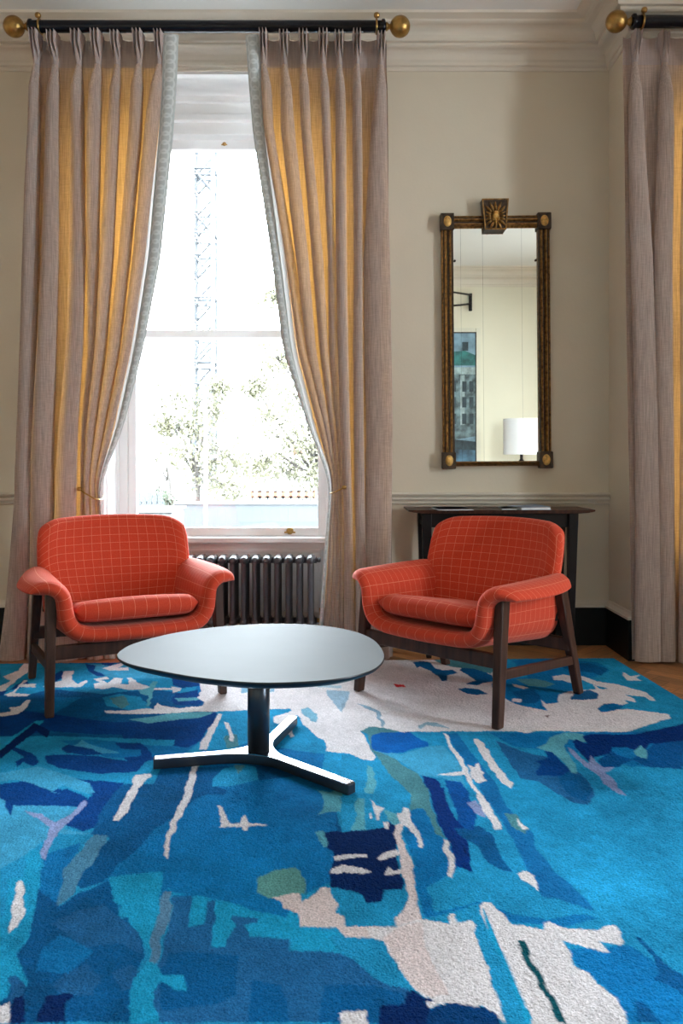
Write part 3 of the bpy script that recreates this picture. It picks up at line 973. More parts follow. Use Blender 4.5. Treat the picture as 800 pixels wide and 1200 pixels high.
    (W_, [(430, 1096), (463, 1095), (494, 1087), (505, 1089), (527, 1092), (526, 1083), (530, 1080), (534, 1080), (535, 1089), (553, 1087), (558, 1093), (556, 1100), (565, 1130), (575, 1160), (585, 1185), (592, 1210), (585, 1205), (565, 1190), (545, 1190), (525, 1186), (510, 1190), (503, 1192), (498, 1183), (507, 1180), (495, 1177), (485, 1170), (478, 1160), (465, 1145), (455, 1125), (450, 1112), (435, 1108)]),
    (WP, [(460, 1097), (494, 1090), (498, 1120), (515, 1150), (525, 1176), (507, 1179), (486, 1169), (466, 1143), (456, 1122), (450, 1108)]),
    (W_, [(518, 991), (524, 993), (531, 1010), (533, 1030), (527, 1038), (524, 1035), (526, 1022), (522, 1008)]),
    (W_, [(519, 865), (523, 866), (530, 880), (541, 895), (548, 910), (556, 928), (567, 940), (575, 955), (586, 972), (587, 979), (578, 980), (576, 972), (565, 957), (556, 935), (548, 922), (540, 905), (528, 885)]),
    (W_, [(510, 914), (530, 912), (545, 910), (548, 915), (530, 915)]),
    (W_, [(548, 903), (555, 905), (560, 900), (562, 908), (568, 912), (565, 915), (570, 922), (560, 925), (552, 918)]),
    (W_, [(553, 871), (560, 872), (567, 877), (580, 900), (592, 915), (600, 925), (600, 931), (590, 925), (575, 908), (562, 888)]),
    (W_, [(607, 966), (612, 971), (618, 979), (613, 980), (608, 974)]),
    (W_, [(605, 1032), (615, 1029), (624, 1034), (628, 1040), (630, 1054), (622, 1046), (612, 1040)]),
    (N_, [(478, 1174), (485, 1172), (495, 1178), (505, 1180), (509, 1183), (497, 1183), (504, 1192), (500, 1215), (445, 1215), (446, 1192), (474, 1188)]),
    (N_[:1] + (62, 120), [(503, 1193), (520, 1188), (530, 1186), (560, 1190), (580, 1198), (590, 1215), (500, 1215)]),
    (W_, [(398, 1197), (430, 1195), (432, 1215), (398, 1215)]),
    (W_, [(562, 1071), (567, 1067), (575, 1068), (582, 1075), (590, 1080), (600, 1092), (618, 1096), (634, 1099), (637, 1091), (645, 1090), (660, 1097), (700, 1098), (710, 1095), (720, 1095), (732, 1115), (728, 1118), (700, 1114), (715, 1124), (705, 1124), (680, 1118), (657, 1111), (661, 1118), (668, 1128), (672, 1138), (690, 1152), (702, 1166), (722, 1180), (732, 1195), (738, 1215), (622, 1215), (605, 1180), (598, 1155), (590, 1140), (583, 1120), (570, 1092), (563, 1080)]),
    (C_, [(566, 1073), (568, 1074), (572, 1086), (581, 1102), (588, 1122), (598, 1148), (610, 1174), (620, 1200), (622, 1212), (617, 1212), (604, 1178), (594, 1150), (582, 1122), (573, 1098), (567, 1084)]),
    (K_, [(608, 1112), (616, 1112), (620, 1130), (635, 1155), (643, 1173), (652, 1185), (664, 1210), (652, 1205), (640, 1180), (628, 1160), (620, 1145), (610, 1125)]),
    # painted shapes of the part in front of the picture
    (M2, [(100, 1230), (220, 1225), (300, 1260), (280, 1400), (60, 1420), (40, 1300)]),
    (C_, [(400, 1240), (480, 1230), (560, 1290), (540, 1420), (420, 1440)]),
    (W_, [(640, 1225), (720, 1225), (760, 1300), (720, 1380), (680, 1300)]),
    (D_, [(820, 1230), (900, 1240), (930, 1340), (860, 1400)]),
]


def make_rug():
    # corners of the rug in plan, seen from above: back left, back right, front right, front left
    BL, BR = (-2.15, 3.62), (1.283, 3.745)
    FR, FL = (1.50, 0.62), (-2.05, 0.55)
    nu, nv = 1000, 640
    us = np.linspace(0, 1, nu)
    t = np.linspace(0, 1, nv)
    vs = 1 - (1 - t) ** 1.0
    # rows closer together towards the near side
    vs = (1 - np.exp(-1.1 * t)) / (1 - math.exp(-1.1))
    U, V = np.meshgrid(us, vs)
    X = (1 - V) * ((1 - U) * BL[0] + U * BR[0]) + V * ((1 - U) * FL[0] + U * FR[0])
    Y = (1 - V) * ((1 - U) * BL[1] + U * BR[1]) + V * ((1 - U) * FL[1] + U * FR[1])
    # wobble the lookups so that painted edges are tufted, not ruled
    def vnoise(sc_, amp, seed):
        r = np.random.default_rng(seed)
        g = r.standard_normal((64, 64))
        gx = (X * sc_) % 63
        gy = (Y * sc_) % 63
        i, j = np.floor(gx).astype(int), np.floor(gy).astype(int)
        a, b = gx - i, gy - j
        a = a * a * (3 - 2 * a)
        b = b * b * (3 - 2 * b)
        i2, j2 = (i + 1) % 64, (j + 1) % 64
        return amp * ((g[i, j] * (1 - a) + g[i2, j] * a) * (1 - b) + (g[i, j2] * (1 - a) + g[i2, j2] * a) * b)
    wx = X + vnoise(28, 0.0022, 1) + vnoise(75, 0.0010, 2)
    wy = Y + vnoise(28, 0.0022, 3) + vnoise(75, 0.0010, 4)
    # average four look-ups per tuft so that the painted edges stay clean
    col = np.zeros((nv, nu, 3))
    polys = [(np.array([lin(v) for v in c]), np.array([on_floor(*p) for p in poly])) for c, poly in PAT]
    for ox, oy in ((-0.0009, -0.0006), (0.0009, 0.0006), (-0.0005, 0.0012), (0.0005, -0.0012)):
        qx, qy = wx + ox, wy + oy
        lay = np.empty((nv, nu, 3))
        lay[:] = [lin(c) for c in L_]
        for c, P in polys:
            x0, y0 = P.min(0) - 0.005
            x1, y1 = P.max(0) + 0.005
            box = (qx > x0) & (qx < x1) & (qy > y0) & (qy < y1)
            if not box.any():
                continue
            px, py = qx[box], qy[box]
            inside = np.zeros(px.shape, bool)
            n = len(P)
            for k in range(n):
                ax, ay = P[k]
                bx, by = P[(k + 1) % n]
                if ay != by:
                    inside ^= ((ay > py) != (by > py)) & (px < (bx - ax) * (py - ay) / (by - ay) + ax)
            idx = np.where(box)
            lay[idx[0][inside], idx[1][inside]] = c
        col += lay / 4
    # uneven dye: soft drifts of tone across the wool, stronger in the blues
    isblue = np.clip((col[..., 2:3] - col[..., 0:1]) * 3, 0, 1)
    drift = vnoise(4, 0.10, 5) + vnoise(11, 0.10, 6) + vnoise(45, 0.07, 9)
    col = col * (1 + drift[..., None] * (0.25 + 0.75 * isblue))
    spec = vnoise(160, 1.0, 7)
    col = col * (1 + 0.05 * spec[..., None])
    col = np.clip(col, 0.002, 0.95) * np.array([0.91, 0.865, 0.81])
    Z = np.full_like(X, 0.016) + np.clip(rng.standard_normal(X.shape) * 0.0009, -0.002, 0.0015)
    edge = np.minimum(np.minimum(U, 1 - U) * 3.4, np.minimum(V, 1 - V) * 3.1)
    Z = np.where(edge < 0.012, 0.016 * np.sqrt(np.clip(edge / 0.012, 0, 1)) + 0.001, Z)
    verts = np.stack([X, Y, Z], -1).reshape(-1, 3)
    a = np.arange((nv - 1) * (nu - 1))
    r, c = a // (nu - 1), a % (nu - 1)
    i0 = r * nu + c
    faces = np.stack([i0, i0 + nu, i0 + nu + 1, i0 + 1], -1)
    me = bpy.data.meshes.new('rug')
    me.vertices.add(len(verts))
    me.vertices.foreach_set('co', verts.ravel())
    me.loops.add(faces.size)
    me.loops.foreach_set('vertex_index', faces.ravel().astype(np.int32))
    me.polygons.add(len(faces))
    me.polygons.foreach_set('loop_start', (np.arange(len(faces)) * 4).astype(np.int32))
    me.polygons.foreach_set('loop_total', np.full(len(faces), 4, np.int32))
    me.polygons.foreach_set('use_smooth', np.ones(len(faces), bool))
    me.update()
    at = me.color_attributes.new('pattern', 'FLOAT_COLOR', 'POINT')
    at.data.foreach_set('color', np.concatenate([col.reshape(-1, 3), np.ones((len(verts), 1))], 1).ravel().astype(np.float32))
    me.materials.append(M_rug)
    o = bpy.data.objects.new('rug', me)
    COL.objects.link(o)
    tag(o, 'large blue and white abstract wool rug under the round table', 'rug')


make_rug()


# ------------------------------------------------------------------ curtains
CD = 3.745        # distance of the curtain cloth


def smooth_rows(a, k=3):
    b = np.pad(a, ((k, k),) + ((0, 0),) * (a.ndim - 1), mode='edge')
    return sum(b[i:i + len(a)] for i in range(2 * k + 1)) / (2 * k + 1)


def make_curtain(name, label, keys, yfront=3.715, trim=None, trim_side=1, dist=CD, group=None, over=None):
    """keys: list of (pixel row, left edge, right edge, [(centre, half width), ...]) ; trim: list of (row, inner, outer)"""
    yback = yfront + 0.085
    K = dist / FPX
    ys = np.array([k[0] for k in keys], float)
    nz_ = 120
    rows = np.concatenate([np.linspace(ys[0], 130, 36), np.linspace(130, ys[-1], nz_)[1:]])

    def ip(vals, k=2):
        r = np.interp(rows, ys, vals)
        return smooth_rows(r[:, None], k)[:, 0]
    le = ip([k[1] for k in keys])
    re = ip([k[2] for k in keys])
    if trim:
        ty = np.array([t[0] for t in trim], float)
        ti = smooth_rows(np.interp(rows, ty, [t[1] for t in trim])[:, None], 3)[:, 0]
        to = smooth_rows(np.interp(rows, ty, [t[2] for t in trim])[:, None], 3)[:, 0]
        strip = np.interp(rows, [140, 240, 480, 560, 590], [0.2, 5.8, 5.2, 2.0, 0.2])
        if trim_side > 0:
            re = ti - strip * 0.6
        else:
            le = ti + strip * 0.6
    nf = len(keys[0][3])
    cs = [ip([k[3][i][0] for k in keys]) for i in range(nf)]
    ws = [np.interp(rows, ys, [k[3][i][1] for k in keys]) for i in range(nf)]
    base_z = EYE + (540 - rows) * K
    PH = math.radians(152)
    P, UV = [], []
    for r in range(len(rows)):
        yy = rows[r]
        z = base_z[r]
        head = max(0.0, min(1.0, (72 - yy) / 20))
        row = []
        wob = 0.006 * math.sin(z * 5.1)

        def px(p):
            return (p - 400) * K

        def valley(p0, p1, n=6, ends=(True, True)):
            for q in range(n):
                t = (q + 0.5) / n
                sag = math.sin(PI * t)
                row.append((px(p0 + (p1 - p0) * t), yback + 0.006 * sag + wob * 0.3, 0.010 * head * -sag))
        prev = le[r]
        for i in range(nf):
            c, w_ = cs[i][r], ws[i][r]
            ww = w_ * K
            a = min(0.085, 2.9 * ww + 0.02 * head) * (1 if over is None else over[i])
            a *= 1 - 0.1 * math.sin(i * 2.3 + z * 1.7)
            valley(prev, c - w_ * 0.45)
            n = 37
            for q in range(n):
                ph = -PH + 2 * PH * q / (n - 1)
                m = 1.0
                if head > 0:
                    m = 1
                dx = ww * math.sin(ph) * m
                dy = -a * (math.cos(ph) - math.cos(PH)) / (1 - math.cos(PH)) * m
                if head > 0:
                    sq = q / (n - 1) * 2 - 1
                    env = min(1.0, (1 - abs(sq)) / 0.12)
                    hx = ww * max(-1, min(1, sq * 1.05))
                    hy = -a * env * (0.30 + 0.70 * math.cos(1.5 * PI * sq) ** 2)
                    dx, dy = dx + (hx - dx) * head, dy + (hy - dy) * head
                skew = 0.25 * ww * math.sin(z * 2.1 + i * 1.9) * (1 - head) * (-dy / max(a, 1e-4))
                row.append((px(c) + dx + skew, yback + dy, 0.006 * head))
            prev = c + w_ * 0.45
        valley(prev, re[r])
        P.append([(x, y, max(z + dz, 0.004)) for x, y, dz in row])
    # arc length uv
    for row in P:
        u = 0
        o = []
        for j, p in enumerate(row):
            if j:
                q = row[j - 1]
                u += math.hypot(p[0] - q[0], p[1] - q[1])
            o.append((u, p[2]))
        UV.append(o)
    root = thing(name, label, 'curtain', (px((keys[-1][1] + keys[-1][2]) / 2), yfront + 0.04, 0), group=group)
    kh = int(np.searchsorted(rows, 72)) + 1
    MB().grid(P[:kh], uvs=UV[:kh]).build('heading', M_heading, root)
    MB().grid(P[kh - 1:], uvs=UV[kh - 1:]).build('drape', M_linen, root)
    if trim:
        G, GU, H = [], [], []
        for r in range(len(rows)):
            z = max(base_z[r], 0.004)
            x0, x1 = (ti[r] - 400) * K, (to[r] - 400) * K
            g, gu = [], []
            for q in range(7):
                t = q / 6
                g.append((x0 + (x1 - x0) * t, yback - 0.030 - 0.012 * math.sin(PI * t), z))
                gu.append((t, z / 0.085))
            G.append(g)
            GU.append(gu)
            # turned curtain edge, coloured pale for the window's rim light
            ww = K * trim_side * strip[r]
            h = []
            for q in range(6):
                t = q / 5
                h.append((x0 - ww * (1 - t) * 1.0, yback - 0.030 * t - 0.012 * math.sin(PI * t), z))
            H.append(h)
        MB().grid(G, uvs=GU).build('trim_band', M_trim, root)
        MB().grid(H).build('rim_lit_edge', M_rimlit, root)
    return root


def wsum(cs, ws):
    return list(zip(cs, ws))


make_curtain('curtain', 'tied-back greige linen curtain left of the tall window, behind the left armchair', [
    (38, 35, 192, wsum((40, 60, 89, 112, 134, 161, 185), (5.49, 6.1, 6.71, 6.1, 6.1, 6.1, 5.49))),
    (56, 35, 192, wsum((40, 60, 89, 112, 134, 161, 185), (4.48, 5.04, 5.6, 5.04, 5.04, 5.04, 4.48))),
    (72, 35, 192, wsum((39, 61, 89, 112, 134, 160, 185), (2.94, 3.15, 3.15, 3.15, 3.15, 3.15, 3.15))),
    (100, 34, 190, wsum((39, 60, 89, 111, 133, 159, 183), (5.9, 7.08, 7.08, 6.49, 6.49, 7.08, 6.49))),
    (150, 32, 187, wsum((39, 59, 89, 110, 131, 157, 177), (6.38, 7.54, 8.12, 7.54, 6.96, 8.12, 7.2))),
    (300, 27, 174, wsum((35, 58, 88, 108, 125, 144, 161.5), (8.25, 9.35, 9.9, 6.6, 7.15, 7.15, 6.8))),
    (410, 22, 157, wsum((31, 55, 85, 105, 117, 132, 145), (9.45, 10.5, 9.97, 4.73, 5.99, 6.83, 5.4))),
    (500, 16, 135, wsum((27, 51, 79, 95, 105, 116, 125.5), (10.0, 12.0, 11.0, 3.5, 5.0, 5.0, 4.4))),
    (560, 13, 115, wsum((25, 49, 77, 92.5, 99, 106, 111), (11.0, 13.0, 11.5, 2.4, 3.4, 3.2, 3.0))),
    (580, 13, 114, wsum((25, 49, 77, 92.5, 99, 106, 111), (11.0, 13.0, 11.5, 2.2, 3.0, 3.0, 2.6))),
    (620, 10, 118, wsum((23, 48, 76, 92.5, 100, 108, 114), (12.0, 13.5, 12.0, 2.8, 3.8, 3.6, 3.0))),
    (700, 4, 124, wsum((18, 46, 76, 93, 102, 111, 119), (13.0, 14.5, 13.0, 3.5, 4.4, 4.4, 3.5))),
    (774, -4, 130, wsum((12, 44, 76, 94, 104, 114, 124), (15.0, 16.0, 15.0, 4.0, 5.0, 5.0, 4.0))),
], trim=[(38, 190, 208), (100, 188.5, 205.5), (150, 185, 202), (300, 172, 187), (410, 155, 166), (500, 135, 143), (560, 115, 119), (580, 113, 117), (640, 118, 123), (774, 126, 134)])

make_curtain('curtain', 'tied-back greige linen curtain right of the tall window, left of the mirror', [
    (38, 303, 454, wsum((308, 332, 355, 378.5, 397, 418, 447), (5.49, 6.1, 6.1, 6.1, 6.1, 5.49, 5.49))),
    (56, 303, 454, wsum((308, 332, 355, 378.5, 397, 418, 447), (4.48, 5.04, 5.04, 5.04, 5.04, 4.48, 4.48))),
    (72, 303, 454, wsum((308, 332, 355, 378.5, 397, 418, 447), (3.15, 3.15, 3.15, 3.15, 3.15, 3.15, 3.15))),
    (100, 306, 455, wsum((312, 334, 356, 381, 398, 418, 447), (5.9, 6.49, 5.9, 5.31, 5.9, 5.31, 7))),
    (150, 309, 456, wsum((315, 336, 358, 383, 399, 418, 445), (5.8, 8.12, 5.8, 5.22, 6.38, 5.73, 9.5))),
    (300, 328, 457, wsum((340, 354, 371, 388.5, 400.5, 419.5, 441), (5.5, 7.48, 6.6, 4.4, 6.6, 5.32, 15.5))),
    (410, 341, 458, wsum((354, 365, 379, 390, 402.5, 419.5, 441), (5.8, 5.68, 5.25, 5.25, 6.3, 6.0, 16))),
    (500, 365, 459, wsum((376.5, 383, 390, 396, 404.5, 421, 443), (5, 4.0, 4.0, 4.0, 6.0, 6.0, 15.5))),
    (560, 387, 460, wsum((390, 393, 396, 399.5, 406.5, 422, 443), (2.2, 2.0, 2.2, 2.2, 5.5, 6.0, 15.5))),
    (580, 387, 460, wsum((390, 393, 396, 399.5, 407, 422, 443), (2.0, 2.0, 2.0, 2.0, 5.5, 6.0, 15.5))),
    (620, 385, 460, wsum((388, 392, 396, 400, 408, 423, 443), (2.5, 2.5, 2.5, 2.5, 5.5, 6.0, 15.5))),
    (700, 381, 461, wsum((385, 390, 395, 400, 408.5, 424, 443), (3.0, 3.0, 3.0, 3.0, 6.0, 7.0, 15.5))),
    (774, 376, 462, wsum((380, 387, 394, 400, 409, 425, 443), (4.0, 4.0, 4.0, 4.0, 7.0, 8.0, 15.5))),
], trim=[(38, 303, 286.5), (100, 305.5, 291), (150, 308.5, 295), (300, 328, 317.5), (410, 341, 331), (500, 364.5, 361), (560, 387, 384), (580, 388, 385), (640, 384, 380), (774, 376, 371)],
    trim_side=-1, over=(1, 1, 1, 1, 1, 1, 0.8))

make_curtain('curtain', 'greige linen curtain at the right edge, beyond the mirror and console', [
    (40, 730, 868, wsum((746, 778, 812, 850), (5.49, 6.1, 6.1, 6.1))),
    (58, 730, 868, wsum((745, 778, 812, 850), (4.48, 5.04, 5.6, 5.6))),
    (76, 730, 868, wsum((744, 779, 812, 850), (3.15, 3.15, 3.15, 3.15))),
    (110, 731, 868, wsum((744, 778, 811, 850), (7.47, 8.05, 6.9, 6.9))),
    (150, 732, 868, wsum((745, 778, 808, 850), (9.28, 9.28, 10.44, 10.44))),
    (300, 733, 868, wsum((752, 776, 807, 848), (12.96, 10.8, 13.2, 13.2))),
    (500, 736, 868, wsum((756, 779, 808, 848), (14.0, 10.0, 13.0, 14.0))),
    (700, 740, 868, wsum((757, 779, 807, 848), (15.0, 10.0, 13.0, 15.0))),
    (774, 741, 868, wsum((758, 779, 807, 848), (15.0, 10.0, 14.0, 15.0))),
], yfront=3.63, dist=3.70, over=(0.6, 0.6, 1, 1))

# fine brass tiebacks round the gathered cloth
def tieback(label, pts, name='curtain_tieback'):
    pts = [((x - 400) * d / FPX, d, EYE + (540 - y) * d / FPX) for x, y, d in pts]
    cp = catmull(pts, 6, closed=False)
    root = thing(name, label, 'tieback', pts[0], group=None)
    MB().tube(cp, 0.0035, 8).build('tie_cord', M_brass, root)
    MB().lathe([(0.002, -0.012), (0.008, -0.009), (0.010, 0), (0.008, 0.009), (0.002, 0.012)], pts[0], 'x', 12).build('tie_knob', M_brass, root)


tieback('thin brass tieback holding the left curtain, above the left armchair',
        [(93, 573, 3.74), (98, 577, 3.715), (105, 581, 3.712), (112, 585, 3.72), (119, 585, 3.765), (121, 581, 3.82)])
tieback('thin brass tieback holding the right curtain beside the window sash',
        [(403, 571, 3.70), (398, 574, 3.712), (392, 576.5, 3.72), (388, 578, 3.745), (386, 578, 3.785), (388, 577, 3.83)])


# ------------------------------------------------------------------ curtain rods
def curtain_rod(label, x0, x1, y, z, knobs):
    root = thing('curtain_rod', label, 'curtain rod', ((x0 + x1) / 2, y, z), group='black curtain rods with brass ends')
    MB().lathe([(0.006, x0 - 0.012), (0.028, x0 - 0.010), (0.034, x0 - 0.004), (0.034, x0 + 0.006), (0.028, x0 + 0.010), (0.0275, x1 - 0.010),
                (0.034, x1 - 0.006), (0.034, x1 + 0.004), (0.028, x1 + 0.010), (0.006, x1 + 0.012)], (0, y, z), 'x', 28).build('pole', M_rod, root)
    for xe, s in ((x0, -1), (x1, 1)):
        r = 0.049
        prof = [(0.012, 0.0), (0.022, 0.004), (0.016, 0.012), (0.012, 0.018)]
        for k in range(1, 13):
            a = PI * k / 13
            prof.append((r * math.sin(a), 0.020 + r * (1 - math.cos(a))))
        MB().lathe([(q, s * h + xe + s * 0.010) for q, h in prof], (0, y, z), 'x', 28).build('finial', M_brass, root)
    for xk in knobs:
        b = MB()
        b.lathe([(0.003, -0.014), (0.012, -0.009), (0.015, 0), (0.012, 0.009), (0.003, 0.014)], (xk, y - 0.028, z + 0.038), 'z', 14)
        ring = [(xk, y + 0.032 * math.cos(a), z + 0.032 * math.sin(a)) for a in [2 * PI * k / 20 for k in range(20)]]
        b.tube(ring, 0.0048, 8, closed=True)
        b.build('pole_bracket', M_brass, root)
    return root


K_ROD = 3.77
curtain_rod('black curtain rod with round brass finials above the tall window', (36 - 400) * K_ROD / FPX, (449 - 400) * K_ROD / FPX, K_ROD, 2.996,
            ((47 - 400) * K_ROD / FPX, (441 - 400) * K_ROD / FPX))
curtain_rod('black curtain rod cut off by the right edge of the photo', (742 - 400) * 3.68 / FPX, 2.95, 3.68, 2.965 + 0.005, ((752 - 400) * 3.68 / FPX,))

# ------------------------------------------------------------------ radiator
def radiator():
    rx1 = (364 - 400) * 4.17 / FPX
    n = 18
    pitch = 0.0575
    yc, z1 = 4.19, 0.440
    root = thing('radiator', 'dark grey cast column radiator under the tall window sill', 'radiator', (rx1 - n * pitch / 2, yc, 0))
    for k in range(n):
        x = rx1 - k * pitch
        s = MB()
        for dy in (-0.066, -0.022, 0.022, 0.066):
            s.tube([(x, yc + dy, 0.105), (x, yc + dy, 0.12), (x, yc + dy, z1 - 0.04), (x, yc + dy * 0.96, z1 - 0.02)], [0.0155, 0.0145, 0.0145, 0.017], 12)
        for zz in (z1 - 0.018, 0.10):
            # rounded header blocks, top and bottom
            prof = [(0.004, -0.088), (0.015, -0.082), (0.0215, -0.066), (0.0235, 0), (0.0215, 0.066), (0.015, 0.082), (0.004, 0.088)]
            s.lathe(prof, (x, yc, zz), 'y', 16)
        s.tube([(x - pitch / 2 - 0.002, yc, z1 - 0.022), (x + pitch / 2 + 0.002, yc, z1 - 0.022)], 0.0165, 12)
        s.tube([(x - pitch / 2 - 0.002, yc, 0.10), (x + pitch / 2 + 0.002, yc, 0.10)], 0.0165, 12)
        if k in (0, n - 1, n // 2):
            for dy in (-0.06, 0.06):
                s.bar((x, yc + dy, 0.10), (x, yc + dy, 0.0), 0.022, 0.022, 0.030, 0.034)
        s.build('radiator_column', M_iron, root)
    v = MB()
    v.tube([(rx1 + 0.03, yc, 0.10), (rx1 + 0.06, yc, 0.10)], 0.012, 12)
    v.tube([(rx1 + 0.06, yc, 0.13), (rx1 + 0.06, yc, 0.0)], 0.010, 12)
    v.lathe([(0.006, 0.125), (0.016, 0.13), (0.017, 0.165), (0.010, 0.17)], (rx1 + 0.06, yc, 0), 'z', 16)
    v.build('radiator_valve', M_brass, root)
    v = MB()
    v.lathe([(0.004, 0.0), (0.012, 0.0), (0.012, 0.02), (0.004, 0.022)], (rx1 + 0.03, yc, z1 - 0.022), 'x', 12)
    v.build('radiator_plug', M_iron, root)


radiator()


# ------------------------------------------------------------------ armchairs
def pad(fn, tf, nu, nv, pu=(0.12, 0.12), pv=(0.12, 0.12), uvs=None):
    """closed cushion-like skin: fn(u,v)->centre surface point, tf(u,v)->thickness, edges rounded off over fractions pu/pv"""
    def space(n, a, b):
        # denser towards the ends
        t = np.linspace(0, 1, n)
        return 0.5 - 0.5 * np.cos(PI * t) * (0.65 + 0.35 * np.cos(PI * t) ** 2)
    us, vs = space(nu, 0, 0), space(nv, 0, 0)
    P = np.array([[fn(u, v) for v in vs] for u in us])
    e = 1e-3
    N = np.zeros_like(P)
    T = np.zeros((nu, nv))
    for i, u in enumerate(us):
        for j, v in enumerate(vs):
            a = np.array(fn(min(u + e, 1), v)) - np.array(fn(max(u - e, 0), v))
            b = np.array(fn(u, min(v + e, 1))) - np.array(fn(u, max(v - e, 0)))
            n = np.cross(a, b)
            N[i, j] = n / (np.linalg.norm(n) + 1e-12)

            def rnd(t, p):
                lo, hi = p
                s = 1.0
                if t < lo:
                    s = math.sqrt(max(0, 1 - (1 - t / lo) ** 2))
                if 1 - t < hi:
                    s = min(s, math.sqrt(max(0, 1 - (1 - (1 - t) / hi) ** 2)))
                return s
            T[i, j] = tf(u, v) * rnd(u, pu) * rnd(v, pv)
    A = P + N * T[..., None] / 2
    B = P - N * T[..., None] / 2
    # arc-length uvs in metres
    du = np.concatenate([[0], np.cumsum(np.linalg.norm(np.diff(P[:, nv // 2], axis=0), axis=1))])
    dv = np.concatenate([[0], np.cumsum(np.linalg.norm(np.diff(P[nu // 2], axis=0), axis=1))])
    mb = MB()
    verts, uv, faces = [], [], []
    for i in range(nu):
        for j in range(nv):
            verts.append(A[i, j])
            uv.append((du[i] + 0.01, dv[j] + 0.013))
    off = nu * nv
    for i in range(nu):
        for j in range(nv):
            verts.append(B[i, j])
            uv.append((du[i] + 0.01, dv[j] + 0.013))
    bord = lambda i, j: i in (0, nu - 1) or j in (0, nv - 1)
    ib = lambda i, j: i * nv + j if bord(i, j) else off + i * nv + j
    for i in range(nu - 1):
        for j in range(nv - 1):
            faces.append((i * nv + j, (i + 1) * nv + j, (i + 1) * nv + j + 1, i * nv + j + 1))
            faces.append((ib(i, j), ib(i, j + 1), ib(i + 1, j + 1), ib(i + 1, j)))
    mb.add(verts, faces, True, uv)
    return mb


# half profile of the seat shell's centre line, from the seat middle to the tip of the arm: (x, z, thickness)
PROF = [(0.0, 0.280, 0.056), (0.12, 0.281, 0.056), (0.190, 0.286, 0.058), (0.238, 0.306, 0.062), (0.262, 0.346, 0.062), (0.270, 0.390, 0.058),
        (0.276, 0.428, 0.056), (0.294, 0.452, 0.056), (0.328, 0.465, 0.054), (0.370, 0.461, 0.046), (0.414, 0.446, 0.028)]
PC = catmull(PROF, 6, closed=False)
PL = np.concatenate([[0], np.cumsum([math.hypot(PC[i + 1][0] - PC[i][0], PC[i + 1][1] - PC[i][1]) for i in range(len(PC) - 1)])])
PX, PZ, PT = [np.array([p[k] for p in PC]) for k in range(3)]


def shell_pt(u, v):
    s = (u - 0.5) * 2
    a = abs(s) * PL[-1]
    x, z = np.interp(a, PL, PX), np.interp(a, PL, PZ)
    # v: 0 front .. 1 rear
    wing = max(0.0, x - 0.27) / 0.155
    yf = -0.325 + 0.035 * wing ** 2 * 2.0 - 0.012 * (1 - min(1, abs(x) / 0.26)) ** 1
    arm = min(1.0, max(0.0, (z - 0.30) / 0.18))
    yr = 0.23 - 0.07 * wing - 0.02 * arm
    y = yf + (yr - yf) * v
    # outreach of the wing swells in the middle of its length
    sw = 0.60 + 0.40 * math.sin(PI * min(1, max(0, (v * 0.88 + 0.10)))) ** 0.8
    if x > 0.285:
        x = 0.285 + (x - 0.285) * sw
    z = z - 0.050 * v * (1 - arm) + 0.010 * arm * (v - 0.5)
    return (x * (1 if s >= 0 else -1), y, z)


def shell_t(u, v):
    a = abs((u - 0.5) * 2) * PL[-1]
    return float(np.interp(a, PL, PT))


def back_pt(u, v):
    s = (u - 0.5) * 2
    q = max(0, (abs(s) - 0.74) / 0.26)
    zt = 0.684 - 0.010 * s * s - 0.050 * (1 - math.sqrt(max(0, 1 - q * q)))
    zb = 0.265 + 0.03 * s * s
    z = zb + (zt - zb) * v
    hw = np.interp(z, [0.25, 0.32, 0.42, 0.50, 0.58, 0.64, 0.69], [0.240, 0.272, 0.302, 0.314, 0.312, 0.303, 0.292])
    x = hw * s
    y = 0.165 + 0.15 * (z - 0.28) / 0.42 - 1.15 * x * x + 0.012 * math.sin(PI * v)
    return (x, y, z)


def back_t(u, v):
    return 0.064


def seat_pt(u, v):
    s = (u - 0.5) * 2
    y = -0.305 + 0.46 * v
    hw = 0.232 - 0.012 * v
    corner = abs(s) ** 4
    y += 0.022 * corner * (1 - v) * 1.2
    z = 0.366 - 0.078 * v + 0.006 * math.cos(s * PI / 2)
    return (hw * s, y, z)


def seat_t(u, v):
    s = (u - 0.5) * 2
    return 0.086 - 0.012 * s * s


